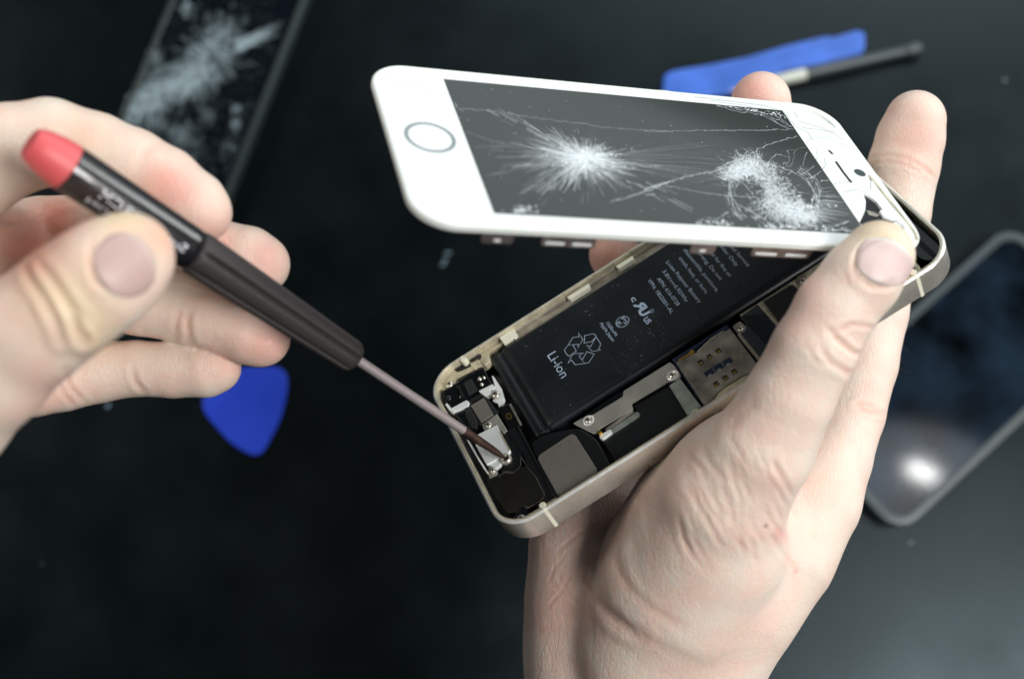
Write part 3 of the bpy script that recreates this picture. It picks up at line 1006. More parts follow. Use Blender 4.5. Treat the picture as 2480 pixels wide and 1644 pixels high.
def sliver(x, y, dx, dy, L_, w0, w1, dens, h=None):
    d = math.hypot(dx, dy) + 1e-9
    dx, dy = dx / d, dy / d
    nx, ny = -dy, dx
    h = .05 + rnd.random() * .05 if h is None else h
    b = len(CV)
    a = [(x + nx * w0, y + ny * w0), (x - nx * w0, y - ny * w0), (x + dx * L_ - nx * w1, y + dy * L_ - ny * w1), (x + dx * L_ + nx * w1, y + dy * L_ + ny * w1)]
    if any(not (0.05 < p[0] < 49.8 and 0.05 < p[1] < 88.4) for p in a):
        return
    CV.extend([(p[0] * MM, p[1] * MM, h * MM) for p in a])
    CF.append((b, b + 1, b + 2, b + 3))
    CD.append(dens)


def crackline(pts, w, dens, jit=.16, step=.8, bits=2, fn=sz, key='4'):
    w, dens = w * .6, dens * .7
    P = [Vector(p) for p in (fn(key, pts, .03) if key else pts)]
    for a, b in zip(P, P[1:]):
        n = max(1, int((b - a).length / step))
        prev = a
        for i in range(1, n + 1):
            q = a.lerp(b, i / n) + Vector((rnd.gauss(0, jit), rnd.gauss(0, jit))) * (i < n)
            d = q - prev
            ww = w * rnd.uniform(.35, 1.3)
            sliver(prev.x, prev.y, d.x, d.y, d.length * 1.05, ww, w * rnd.uniform(.35, 1.3), dens * rnd.uniform(.5, 1))
            for _ in range(bits):
                if rnd.random() < .5:
                    e = rnd.uniform(0, 6.28)
                    sliver(q.x, q.y, math.cos(e), math.sin(e), rnd.uniform(.15, .8), w * .5, 0.01, dens * rnd.uniform(.3, .9))
            prev = q


c1 = SCR.loc(*zp('3', (1690, 830)))
for i in range(1700):                                   # first impact, long rays
    t = rnd.random() * 2 * math.pi
    dx, dy = math.cos(t), math.sin(t)                   # x across (down), y along (right)
    reach = 12 + 14 * max(0, -dy) ** 1.5 + 4 * max(0, dy) + 2.5 * max(0, dx) - 1.5 * max(0, -dx)
    r0 = abs(rnd.gauss(0, 1)) * reach * .28 + .6
    L_ = rnd.uniform(.12, .5) * reach * (1 if rnd.random() < .35 else .5)
    if r0 + L_ > reach * 1.35: continue
    x, y = c1[0] + dx * r0, c1[1] + dy * r0
    fall = math.exp(-(r0 / reach) * 2.1)
    br = rnd.random() < .28
    sliver(x, y, dx + rnd.gauss(0, .05), dy + rnd.gauss(0, .05), L_, .02 + (.15 if br else .10) * fall * rnd.random(), .01 + .03 * rnd.random(), (.25 + .5 * fall) if br else .04 + .16 * fall * rnd.random())
for i in range(800):                                    # its crushed heart
    a = rnd.random() * 6.283
    r = abs(rnd.gauss(0, 3.1))
    x, y = c1[0] + math.cos(a) * r * .72, c1[1] + math.sin(a) * r * 1.35 + rnd.gauss(0, .4)
    if math.hypot(x - c1[0] - 1.5, y - c1[1] - 1.3) < 1.3 and rnd.random() < .9: continue
    if math.hypot(x - c1[0] - .6, y - c1[1] - 4.6) < 1.1 and rnd.random() < .85: continue
    b = a + rnd.gauss(0, .6)
    sliver(x, y, math.cos(b), math.sin(b), rnd.uniform(.3, 1.7), rnd.uniform(.05, .26), .03, rnd.uniform(.08, .3) if rnd.random() < .6 else rnd.uniform(.5, .9))
for i in range(55):                                     # rounded-off long streaks below and left
    t = rnd.uniform(-.75, 2.0) if rnd.random() < .5 else rnd.uniform(3.3, 5.6)
    dx, dy = math.sin(t + 1.2), -abs(math.cos(t)) if rnd.random() < .7 else math.cos(t)
    r0 = rnd.uniform(6, 15)
    sliver(c1[0] + dx * r0, c1[1] + dy * r0 * 1.2, dx, dy, rnd.uniform(2, 6), .12, .08, rnd.uniform(.12, .4))
# second impact: a curved band of crushed glass
band = [(650, 830), (760, 760), (860, 760), (930, 850), (960, 960), (1000, 1040), (1080, 1090), (1180, 1130), (1280, 1150)]
BC = SCR.loc(*zp('4', (985, 985)), .03)
for i in range(4200):
    k = rnd.random() * (len(band) - 1)
    j = int(k)
    f = k - j
    p = (band[j][0] * (1 - f) + band[j + 1][0] * f, band[j][1] * (1 - f) + band[j + 1][1] * f)
    sp = 34 + 46 * math.sin(math.pi * min(1, k / (len(band) - 1))) 
    p = (p[0] + rnd.gauss(0, sp), p[1] + rnd.gauss(0, sp * .8))
    if 660 < p[0] < 920 and 870 < p[1] < 1010 and rnd.random() < .88: continue
    if p[1] > 1245 or (p[1] < 735 and p[0] > 900): continue
    q = SCR.loc(*zp('4', p), .03)
    a = rnd.random() * 6.28
    if rnd.random() < .65: a = math.atan2(q[1] - BC[1], q[0] - BC[0]) + rnd.choice((0, 1.57)) + rnd.gauss(0, .35)
    sliver(q[0], q[1], math.cos(a), math.sin(a), rnd.uniform(.3, 2.6), rnd.uniform(.02, .10), .02, rnd.uniform(.10, .70))
for i in range(230):                                    # coarser crushed grains
    p = (1150 + rnd.gauss(0, 95), 1080 + rnd.gauss(0, 52)) if rnd.random() < .6 else (760 + rnd.gauss(0, 60), 800 + rnd.gauss(0, 34))
    if p[1] > 1235: continue
    q = SCR.loc(*zp('4', p), .03)
    a = rnd.random() * 6.28
    sliver(q[0], q[1], math.cos(a), math.sin(a), rnd.uniform(.4, 1.5), rnd.uniform(.1, .3), .05, rnd.uniform(.2, .75))
for k, (rx, ry, n_, ds) in enumerate(((345, 300, 110, .5), (325, 282, 100, .4), (300, 262, 90, .4), (362, 315, 50, .3))):
    for i in range(n_):                                 # ring of the second impact
        t = rnd.uniform(-1.0, 1.25) if rnd.random() < .62 else rnd.uniform(2.3, 3.7)
        p = (985 + rx * math.cos(t), 985 + ry * math.sin(t) * .86)
        if p[1] > 1235: continue
        q = SCR.loc(*zp('4', p), .03)
        q2 = SCR.loc(*zp('4', (985 + rx * math.cos(t + .06), 985 + ry * math.sin(t + .06) * .86)), .03)
        sliver(q[0], q[1], q2[0] - q[0] + rnd.gauss(0, .1), q2[1] - q[1] + rnd.gauss(0, .1), rnd.uniform(.5, 1.8), rnd.uniform(.03, .1), .03, ds * rnd.uniform(.4, 1))
for i in range(170):                                    # rays towards the top end
    t = rnd.uniform(-.15, .62)
    r0 = rnd.uniform(300, 420)
    p = (985 + r0 * math.cos(t), 985 + r0 * math.sin(t) * .8)
    e = (p[0] + math.cos(t) * 130 * rnd.uniform(.4, 2.4), p[1] + math.sin(t) * 100 * rnd.uniform(.4, 2.0))
    q, q2 = SCR.loc(*zp('4', p), .03), SCR.loc(*zp('4', e), .03)
    sliver(q[0], q[1], q2[0] - q[0], q2[1] - q[1], math.hypot(q2[0] - q[0], q2[1] - q[1]), .05, .02, rnd.uniform(.05, .35))
for pts, w, ds in (([(0, 500), (450, 492), (900, 490), (1140, 482)], .09, .6), ([(450, 494), (1000, 487)], .12, .35),
                   ([(530, 790), (700, 715), (790, 680), (860, 635), (1000, 578), (1180, 533)], .12, .8),
                   ([(0, 940), (150, 890), (330, 840), (490, 812), (640, 770), (720, 715)], .2, .75),
                   ([(130, 905), (400, 955), (650, 992), (850, 1000)], .16, .55), ([(0, 985), (80, 975)], .2, .5),
                   ([(940, 790), (940, 730), (1000, 672), (1080, 690)], .12, .6), ([(1090, 640), (1102, 700), (1070, 785)], .08, .6),
                   ([(1040, 650), (1140, 640), (1230, 620)], .06, .4), ([(1145, 640), (1130, 720), (1105, 790)], .05, .4),
                   ([(1235, 650), (1210, 745), (1150, 825)], .09, .6), ([(1290, 760), (1250, 795), (1190, 828)], .1, .7),
                   ([(1345, 800), (1290, 840), (1230, 865)], .12, .7), ([(1340, 882), (1405, 870)], .16, .8), ([(1290, 930), (1440, 925)], .07, .5),
                   ([(940, 740), (1090, 790), (1180, 830), (1250, 890), (1300, 960), (1320, 1060)], .18, .7),
                   ([(645, 860), (650, 960), (690, 1040), (780, 1090), (900, 1160), (960, 1210)], .22, .6),
                   ([(780, 1060), (880, 1180), (950, 1230)], .15, .5), ([(700, 870), (760, 900), (830, 990), (880, 1010)], .16, .5),
                   ([(400, 1190), (450, 1160), (560, 1160), (640, 1110)], .2, .5), ([(1130, 1235), (1250, 1215), (1400, 1230), (1560, 1180)], .3, .6),
                   ([(420, 262), (700, 345), (900, 372), (960, 410), (1040, 450), (1150, 470)], .1, .8),
                   ([(560, 292), (800, 340), (980, 370), (1060, 420), (1120, 460)], .12, .8), ([(700, 330), (880, 350), (1090, 445)], .12, .8),
                   ([(960, 395), (1020, 440), (1100, 480)], .12, .7), ([(640, 310), (760, 350), (860, 366)], .08, .7)):
    crackline(pts, w, ds)
for pts, w, ds in (([(660, 390), (760, 470)], .2, .35), ([(700, 500), (740, 520)], .25, .6), ([(740, 450), (930, 465), (1100, 490), (1300, 520), (1480, 545), (1640, 560), (1800, 590), (2040, 610), (2321, 625)], .14, .4),
                   ([(1880, 1160), (2050, 1110), (2200, 1060), (2321, 1010)], .22, .6), ([(1980, 850), (2140, 890), (2260, 885)], .2, .5), ([(2000, 1000), (2150, 1050), (2230, 1040)], .22, .6),
                   ([(1000, 950), (1250, 890), (1450, 880)], .18, .25), ([(760, 620), (960, 690), (1130, 740), (1400, 760)], .2, .22), ([(800, 740), (1100, 740)], .2, .2)):
    crackline(pts, w, ds, key='3')
for i in range(260):                                    # crushed rim along the near long edge and the far one
    if rnd.random() < .6:
        p = (rnd.choice((rnd.gauss(560, 70), rnd.gauss(1000, 60), rnd.gauss(1300, 110), rnd.gauss(1450, 70))), 0)
        p = (p[0], 1200 + .052 * p[0] - 15 - abs(rnd.gauss(0, 16)))
        q = SCR.loc(*zp('4', p), .03)
    elif rnd.random() < .4:
        p = (rnd.gauss(1220, 60), 1240 - abs(rnd.gauss(0, 18)))
        q = SCR.loc(*zp('3', p), .03)
    else:
        t = rnd.random()
        p = (560 + 540 * t + rnd.gauss(0, 20), 300 + 120 * t - rnd.random() * 50 * t - 10)
        q = SCR.loc(*zp('4', p), .03)
    a = rnd.random() * 6.28
    sliver(q[0], q[1], math.cos(a), math.sin(a), rnd.uniform(.3, 1.8), rnd.uniform(.05, .22), .03, rnd.uniform(.3, .9))
for i in range(90):                                     # faint long fractures linking the two impacts
    a = rnd.gauss(0, .22)
    if i % 3:
        y0 = rnd.uniform(3, 14)
        sliver(c1[0] + math.sin(a) * y0, c1[1] + math.cos(a) * y0, math.sin(a) + rnd.gauss(0, .03), math.cos(a), rnd.uniform(6, 30), .035, .012, rnd.uniform(.05, .22))
    else:
        c2_ = SCR.loc(*zp('4', (760, 800)), .03)
        sliver(c2_[0] + rnd.gauss(0, 3), c2_[1], math.sin(a * 1.5), -math.cos(a * 1.5), rnd.uniform(8, 28), .04, .012, rnd.uniform(.05, .22))
for i in range(70):                                     # loose grains
    x, y = rnd.uniform(1, 49), rnd.uniform(2, 87)
    a = rnd.random() * 6.28
    sliver(x, y, math.cos(a), math.sin(a), rnd.uniform(.08, .3), .07, .05, rnd.uniform(.3, .9))
me = bpy.data.meshes.new('crack_web')
me.from_pydata(CV, [], CF)
at_ = me.attributes.new('dens', 'FLOAT', 'FACE')
at_.data.foreach_set('value', CD)
o = link('crack_web', me, M['crack'], disp)
o['kind'] = 'stuff'
# fine dark cracks in the white glass
acc = ([], [])
for k, pl in (('4', [(1060, 345), (1150, 460), (1240, 500), (1280, 560)]), ('4', [(1140, 350), (1170, 400)]), ('4', [(380, 236), (600, 262), (900, 300), (1020, 330)]),
              ('4', [(500, 262), (760, 300), (960, 345)]), ('4', [(1180, 420), (1350, 470), (1520, 560)]), ('4', [(1420, 900), (1500, 885), (1580, 870)]),
              ('4', [(1310, 640), (1320, 700), (1300, 720)]), ('4', [(1370, 700), (1375, 760), (1355, 785)]), ('4', [(1230, 560), (1400, 540), (1540, 620)]),
              ('4', [(1500, 960), (1600, 940), (1690, 960)]), ('4', [(1200, 470), (1450, 500)]), ('3', [(660, 350), (400, 280), (130, 220)])):
    P = [Vector(p) for p in sz(k, pl, .02)]
    Q = []
    for a, b in zip(P, P[1:]):
        for i in range(4):
            Q.append(a.lerp(b, i / 4) + Vector((rnd.gauss(0, .1), rnd.gauss(0, .1))))
    Q.append(P[-1])
    stroke(acc, [tuple(q) for q in Q], rnd.uniform(.05, .11) if k == '4' else .05, .025)
acc_obj('hairline_cracks', acc, M['rubber'], glass)['kind'] = 'stuff'
# metal ears under the near long edge
def ear(px0, px1, py, kind):
    a = SCR.loc(px0, py, -3.2)[1]
    b = SCR.loc(px1, py, -3.2)[1]
    bm = bmesh.new()
    xx = X1 - 1.3
    prof = rounded([(a, -1.7), (b, -1.7), (b, -5.1), (a, -5.1)], .9)
    lo = [bm.verts.new((xx * MM, p[0] * MM, p[1] * MM)) for p in prof]
    hi = [bm.verts.new(((xx + .3) * MM, p[0] * MM, p[1] * MM)) for p in prof]
    bm.faces.new(lo); bm.faces.new(hi[::-1])
    for i in range(len(prof)):
        j = (i + 1) % len(prof)
        bm.faces.new((lo[i], lo[j], hi[j], hi[i]))
    o = link('mounting_ear', mesh(bm), M['copper'], scr, .08)
    bm = bmesh.new()
    n = 2 if kind == 'slots' else 1
    for i in range(n):
        w = (b - a) / n
        c = a + w * (i + .5)
        e = w * .36 if n == 2 else .75
        prof = rounded([(c - e, -3.9), (c + e, -3.9), (c + e, -4.6), (c - e, -4.6)], .55)
        lo = [bm.verts.new(((xx + .32) * MM, p[0] * MM, p[1] * MM)) for p in prof]
        hi = [bm.verts.new(((xx + .36) * MM, p[0] * MM, p[1] * MM)) for p in prof]
        bm.faces.new(lo); bm.faces.new(hi[::-1])
        for k in range(len(prof)):
            j = (k + 1) % len(prof)
            bm.faces.new((lo[k], lo[j], hi[j], hi[k]))
    link('slot', mesh(bm), M['whitep'], o)  # white plates paint in the brightness seen through the holes


ear(1172, 1248, 580, 'hole')
ear(1320, 1448, 592, 'slots')
ear(1672, 1730, 590, 'hole')
ear(1828, 1968, 612, 'slots')

# ------------------------------------------------------------------ screwdriver
T0 = Vector(CASE.cam(TIPLOC[0], TIPLOC[1], -1.3))
JP = at(163, 405, 254)                                     # joint of red cap and handle
AX = (T0 - JP).normalized()
LEN = (T0 - JP).length


def along(px):
    lo, hi = -20.0, LEN + 5
    for _ in range(50):
        m_ = (lo + hi) / 2
        c = JP + AX * m_
        if 1240 + F * c.x / c.z < px: lo = m_
        else: hi = m_
    return lo


ex = AX.cross(Vector((0, 0, -1))).normalized()              # across, seen from the camera
ez = ex.cross(AX).normalized()
if ez.z > 0:
    ez = -ez; 
ex = AX.cross(ez)
mm_ = Matrix.Identity(4)
for i, a in enumerate((AX, ex, ez)):
    v = RC @ Vector((a.x, -a.y, -a.z))
    for r in range(3): mm_[r][i] = v[r]
if mm_.to_3x3().determinant() < 0:
    ex = -ex
    v = RC @ Vector((ex.x, -ex.y, -ex.z))
    for r in range(3): mm_[r][1] = v[r]
mm_.translation = W(JP)
drv = empty('screwdriver', mm_, 'black screwdriver with a red end cap held by the left hand, tip on a screw', 'screwdriver')


def revolve(name, prof, m, parent, n=40, flute=None, smooth=True):
    """prof of (x, r) along local x; flute(x, angle) scales the radius"""
    bm = bmesh.new()
    rows = []
    for x, r in prof:
        row_ = []
        for i in range(n):
            a = 2 * math.pi * i / n
            k = flute(x, a) if flute else 1
            row_.append(bm.verts.new((x * MM, r * k * math.cos(a) * MM, r * k * math.sin(a) * MM)))
        rows.append(row_)
    for a, b in zip(rows, rows[1:]):
        for i in range(n):
            bm.faces.new((a[i], a[(i + 1) % n], b[(i + 1) % n], b[i]))
    bm.faces.new(rows[0][::-1]); bm.faces.new(rows[-1])
    return link(name, mesh(bm), m, parent, smooth=smooth)


sA, sB, sC, sD = along(468), along(862), along(1122), LEN
hard(revolve('end_cap', [(-8.3, 2.6), (-8.25, 3.0), (-8.0, 3.15), (-7.6, 3.5), (-5.8, 4.1), (-3.5, 4.55), (-1.5, 4.8), (0, 4.85)], M['red'], drv))
hard(revolve('handle', [(0, 4.55), (.15, 4.75), (.6, 4.8), (sA - 2, 4.75), (sA - .8, 4.7), (sA, 4.4)], M['handle'], drv, 64))


def fl_(x, a):
    g = 0.0
    for c in range(6):
        d = (a - math.radians(74) - c * math.pi / 3 + math.pi) % (2 * math.pi) - math.pi
        g = max(g, math.exp(-(d / .10) ** 2))
    t = min(1, max(0, (x - sA) / 2.5)) * min(1, max(0, (sB - x) / 1.2))
    return 1 - .26 * g * t


gp = [(sA - .3, 4.4), (sA + .5, 4.75), (sA + 2, 4.8)] + [(sA + 2 + (sB - sA - 4) * t, 4.8 - 1.05 * t) for t in np.linspace(.08, 1, 14)] + [(sB - 1.3, 3.6), (sB - .6, 3.25), (sB - .15, 2.6), (sB, 1.6)]
revolve('grip', gp, M['grip'], drv, 144, fl_)
hard(revolve('shaft', [(sB - 1, 1.12), (sC - .02, 1.12)], M['shaft'], drv, 28))
hard(revolve('tip', [(sC - .02, 1.10), (sC + 1, 1.1), (sC + 7, 1.0), (sD - 3.2, .85), (sD - .9, .42), (sD, .2)], M['tip'], drv, 28))
# white lettering on the handle, read from the other side
acc = ([], [])


def handle_text(body_, x_from, x_to, a0, cap):
    vs, fs = text_verts(body_)
    cv, _ = text_verts('H')
    ch = max(v[1] for v in cv)
    w = max(v[0] for v in vs)
    base = len(acc[0])
    for v in vs:
        x = x_from + (x_to - x_from) * v[0] / w
        a = a0 + v[1] / ch * cap / 4.83 * SGN
        r = 4.83
        acc[0].append((x * MM, r * math.cos(a) * MM, r * math.sin(a) * MM))
    for f in fs: acc[1].append(tuple(i + base for i in f))


# angle of the side facing the camera in local (y,z); lettering runs just below the middle as seen
yl = 1 if ex.y > 0 else -1                                    # local +y appears lower in the picture if ex.y>0
SGN = 1 if yl > 0 else -1
A_mid = math.pi / 2
low = -1 * yl
handle_text('Super SKRCM', along(440), along(236), A_mid - yl * .22, 1.85)
handle_text('EDITION', along(352), along(222), A_mid - yl * .70, 1.2)
o = acc_obj('printed_text', acc, mat('white handle print', (0.80, 0.80, 0.86), 0.5), drv)


# ------------------------------------------------------------------ hands (signed distance field -> one continuous mesh each)
def cam_axes():
    pass


class Field:
    def __init__(s, lo, hi, vox):
        s.lo = np.array(lo, np.float32)
        s.vox = vox
        s.n = np.ceil((np.array(hi) - np.array(lo)) / vox).astype(int) + 1
        s.f = np.full(s.n, 30.0, np.float32)

    def sub(s, lo, hi):
        a = np.clip(np.floor((np.array(lo) - s.lo) / s.vox).astype(int), 0, s.n)
        b = np.clip(np.ceil((np.array(hi) - s.lo) / s.vox).astype(int) + 1, 0, s.n)
        g = [s.lo[i] + s.vox * np.arange(a[i], b[i], dtype=np.float32) for i in range(3)]
        return tuple(slice(a[i], b[i]) for i in range(3)), g

    def cone(s, A, B, ra, rb, k):
        A, B = np.array(A, np.float32), np.array(B, np.float32)
        m = max(ra, rb) + k + 2.5
        sl, g = s.sub(np.minimum(A, B) - m, np.maximum(A, B) + m)
        if any(len(x) == 0 for x in g): return
        X, Y, Z = np.meshgrid(*g, indexing='ij')
        d = B - A
        L2 = max(1e-6, float(d @ d))
        t = np.clip(((X - A[0]) * d[0] + (Y - A[1]) * d[1] + (Z - A[2]) * d[2]) / L2, 0, 1)
        D = np.sqrt((X - A[0] - t * d[0]) ** 2 + (Y - A[1] - t * d[1]) ** 2 + (Z - A[2] - t * d[2]) ** 2) - (ra + (rb - ra) * t)
        f = s.f[sl]
        h = np.maximum(k - np.abs(f - D), 0) / k
        s.f[sl] = np.minimum(f, D) - h * h * k * .25

    def carve(s, fn, k=.4):
        g = [s.lo[i] + s.vox * np.arange(s.n[i], dtype=np.float32) for i in range(3)]
        for i in range(s.n[0]):
            Y, Z = np.meshgrid(g[1], g[2], indexing='ij')
            D = -fn(np.full_like(Y, g[0][i]), Y, Z)
            f = s.f[i]
            h = np.maximum(k - np.abs(f - D), 0) / k
            s.f[i] = np.maximum(f, D) + h * h * k * .25

    def mesh(s):
        f = s.f
        n = s.n
        ins = f < 0
        c = np.zeros(tuple(n - 1), np.int8)
        for dx in (0, 1):
            for dy in (0, 1):
                for dz in (0, 1):
                    c += ins[dx:n[0] - 1 + dx, dy:n[1] - 1 + dy, dz:n[2] - 1 + dz]
        act = (c > 0) & (c < 8)
        idx = np.argwhere(act)
        vid = np.full(act.shape, -1, np.int64)
        vid[tuple(idx.T)] = np.arange(len(idx))
        acc = np.zeros((len(idx), 3))
        cnt = np.zeros(len(idx))
        corners = [(a, b, d) for a in (0, 1) for b in (0, 1) for d in (0, 1)]
        for a in corners:
            for ax in range(3):
                if a[ax] == 0:
                    b = list(a); b[ax] = 1
                    fa = f[tuple((idx + a).T)]
                    fb = f[tuple((idx + b).T)]
                    m = (fa < 0) != (fb < 0)
                    t = fa / np.where(m, fa - fb, 1)
                    p = np.array(a, float)[None, :].repeat(len(idx), 0)
                    p[:, ax] += t
                    acc[m] += p[m]
                    cnt[m] += 1
        V = s.lo + (idx + acc / cnt[:, None]) * s.vox
        faces = []
        for ax in range(3):
            o1, o2 = [(1, 2), (2, 0), (0, 1)][ax]
            sl1 = [slice(0, n[0] - 1), slice(0, n[1] - 1), slice(0, n[2] - 1)]
            a = ins[tuple(slice(0, n[i] - (1 if i == ax else 0)) for i in range(3))]
            b = ins[tuple(slice(1 if i == ax else 0, n[i]) for i in range(3))]
            e = np.argwhere(a != b)
            ok = (e[:, o1] > 0) & (e[:, o2] > 0) & (e[:, o1] < n[o1] - 1) & (e[:, o2] < n[o2] - 1)
            e = e[ok]
            inside_first = a[tuple(e.T)]
            q = []
            for (u, v) in ((0, 0), (1, 0), (1, 1), (0, 1)):
                k = e.copy()
                k[:, o1] -= u
                k[:, o2] -= v
                q.append(vid[tuple(k.T)])
            q = np.stack(q, 1)
            q[~inside_first] = q[~inside_first][:, ::-1]
            faces.append(q)
        return V, np.concatenate(faces)


def chain(field, pts, k_in, k_out):
    """pts: (px, py, depth mm, radius mm)"""
    P = [(at(*p[:3]), p[3]) for p in pts]
    for i, ((a, ra), (b, rb)) in enumerate(zip(P, P[1:])):
        field.cone(a, b, ra, rb, k_out if len(pts[i]) < 5 else pts[i][4])


def polydist(px, py, pts):
    best = np.full(px.shape, 1e9)
    for (x0, y0), (x1, y1) in zip(pts, pts[1:]):
        dx, dy = x1 - x0, y1 - y0
        t = np.clip(((px - x0) * dx + (py - y0) * dy) / max(1e-6, dx * dx + dy * dy), 0, 1)
        tt = np.hypot(px - x0 - t * dx, py - y0 - t * dy)
        best = np.minimum(best, tt)
    return best


def build_hand(name, label, lo, hi, vox, chains, carves, creases, tints, base, whorls, nails):
    fld = Field(lo, hi, vox)
    for pts, k in chains:
        chain(fld, pts, k, k)
    for fn in carves:
        fld.carve(fn)
    V, Q = fld.mesh()
    # drop loose islands: keep the biggest connected piece
    n = len(V)
    parent = np.arange(n)
    E = np.concatenate([Q[:, [0, 1]], Q[:, [1, 2]], Q[:, [2, 3]], Q[:, [3, 0]]])
    for _ in range(400):
        m = np.minimum(parent[E[:, 0]], parent[E[:, 1]])
        old = parent.copy()
        np.minimum.at(parent, E[:, 0], m)
        np.minimum.at(parent, E[:, 1], m)
        parent = parent[parent]
        if (old == parent).all(): break
    root = np.bincount(parent).argmax()
    keep = parent == root
    new = np.cumsum(keep) - 1
    Q = new[Q[keep[Q].all(1)]]
    V = V[keep]
    # smooth a little
    def smooth(V, it):
        E = np.concatenate([Q[:, [0, 1]], Q[:, [1, 2]], Q[:, [2, 3]], Q[:, [3, 0]]])
        for _ in range(it):
            A = np.zeros_like(V); c = np.zeros(len(V))
            np.add.at(A, E[:, 0], V[E[:, 1]]); np.add.at(c, E[:, 0], 1)
            np.add.at(A, E[:, 1], V[E[:, 0]]); np.add.at(c, E[:, 1], 1)
            V = V * .5 + .5 * A / c[:, None]
        return V
    V = smooth(V, 3)

    def normals(V):
        fn = np.cross(V[Q[:, 2]] - V[Q[:, 0]], V[Q[:, 3]] - V[Q[:, 1]])
        N = np.zeros_like(V)
        for i in range(4): np.add.at(N, Q[:, i], fn)
        return N / (np.linalg.norm(N, axis=1)[:, None] + 1e-9)
    N = normals(V)
    px = 1240 + F * V[:, 0] / V[:, 2]
    py = 822 + F * V[:, 1] / V[:, 2]
    view = V / np.linalg.norm(V, axis=1)[:, None]
    if ((N * view).sum(1) < 0).mean() < .35: N = -N
    facing = np.clip(-(N * view).sum(1) * 2.2 + .15, 0, 1)
    disp = np.zeros(len(V))
    flush = np.zeros(len(V))
    for pts, w, dep, zmax in creases:
        s = V[:, 2] / F
        d = polydist(px, py, pts) * s
        # fade at both ends of the fold
        e0 = np.hypot(px - pts[0][0], py - pts[0][1]) * s
        e1 = np.hypot(px - pts[-1][0], py - pts[-1][1]) * s
        fade = np.clip(np.minimum(e0, e1) / (3 * w), .15, 1)
        dep = dep * (.14 if w >= .85 else 1.15)
        g = -dep * np.exp(-(d / w) ** 2) + .42 * dep * np.exp(-((d - 2.1 * w) / (1.1 * w)) ** 2)
        disp += g * facing * fade * (V[:, 2] < zmax)
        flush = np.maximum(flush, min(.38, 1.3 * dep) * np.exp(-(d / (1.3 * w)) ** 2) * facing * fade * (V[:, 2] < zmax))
    V = V + N * disp[:, None]
    me = bpy.data.meshes.new(name)
    Wm = np.array([list(RC[0]), list(RC[1]), list(RC[2])])
    cen = V.mean(0)
    VW = (np.c_[V[:, 0], -V[:, 1], -V[:, 2]] @ Wm.T) * MM + np.array(CL)
    org = (np.array([cen[0], -cen[1], -cen[2]]) @ Wm.T) * MM + np.array(CL)
    VL = VW - org
    me.from_pydata(VL.tolist(), [], Q.tolist())
    col = np.tile(np.array(base), (len(V), 1))
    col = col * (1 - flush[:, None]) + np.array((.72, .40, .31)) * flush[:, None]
    for x, y, r, c, st in tints:
        g = (st * np.exp(-(((px - x) ** 2 + (py - y) ** 2) / (r * r))) * np.clip(facing + .3, 0, 1))[:, None]
        col = col * (1 - g) + np.array(c) * g   # blood colour of the tips, and darker tints that paint in shade
    ca = me.color_attributes.new('tint', 'FLOAT_COLOR', 'POINT')
    ca.data.foreach_set('color', np.c_[col, np.ones(len(V))].ravel())
    wl = []
    for (x, y, z, r, per) in whorls:
        w_ = W(at(x, y, z)) - Vector(org)
        wl.append((tuple(w_), r * MM, per * MM))
    sk = skin_material(name + ' skin', base, wl)
    o = link(name, me, sk, None, smooth=True)
    o.location = org
    bm = bmesh.new(); bm.from_mesh(me); bmesh.ops.recalc_face_normals(bm, faces=bm.faces[:]); bm.to_mesh(me); bm.free()
    for p in me.polygons: p.use_smooth = True
    tag(o, label, 'hand')
    bvh = BVHTree.FromPolygons([tuple(v) for v in V], [tuple(q) for q in Q])
    for (cx, cy, ang, a, b, mname, bulge) in nails:
        ca_, sa_ = math.cos(math.radians(ang)), math.sin(math.radians(ang))
        vs, fs = [], []
        K = 22
        for i in range(K + 1):
            for j in range(K + 1):
                s_, t_ = -1 + 2 * i / K, -1 + 2 * j / K
                # square -> squircle
                ss = s_ * math.sqrt(1 - .49 * t_ * t_)
                tt = t_ * math.sqrt(1 - .49 * s_ * s_)
                x = cx + ca_ * a * ss - sa_ * b * tt
                y = cy + sa_ * a * ss + ca_ * b * tt
                rr = Vector(at(x, y, 1.0)).normalized()
                hit, nn, _, dist = bvh.ray_cast(Vector((0, 0, 0)), rr)
                if hit is None or dist > 420: hit, nn = rr * 290, -rr
                if nn.dot(rr) > 0: nn = -nn
                e = max(abs(s_), abs(t_))
                off = bulge * (1 - e ** 6) + .05
                if vs and False: pass
                c = hit + nn * off
                w_ = W(c) - Vector(org)
                vs.append(tuple(w_))
        for i in range(K):
            for j in range(K):
                a0 = i * (K + 1) + j
                fs.append((a0, a0 + 1, a0 + K + 2, a0 + K + 1))
        nm = bpy.data.meshes.new('thumbnail')
        nm.from_pydata(vs, [], fs)
        body_c, edge_c = {'right': ((.80, .56, .53), (.86, .76, .70)), 'left': ((.58, .38, .35), (.74, .58, .50))}[mname]
        cl = []
        for i in range(K + 1):
            for j in range(K + 1):
                s_ = -1 + 2 * i / K
                t_ = -1 + 2 * j / K
                k1 = min(1, max(0, (s_ + .10 * t_ * t_ - .80) / .10)) * .85 + min(1, max(0, (-.72 - s_) / .2)) * .35
                k2 = .12 * math.sin(t_ * 23) * (abs(s_) < .8) * .3
                cl.extend([a0_ * (1 - k1) + b0_ * k1 + k2 * .2 for a0_, b0_ in zip(body_c, edge_c)] + [1])
        nm.color_attributes.new('tint', 'FLOAT_COLOR', 'POINT').data.foreach_set('color', cl)
        no = link('fingernail', nm, NAILM[mname], o, smooth=True)
        sol = no.modifiers.new('thick', 'SOLIDIFY'); sol.thickness = .25 * MM; sol.offset = -1
    return o, V, N, Q


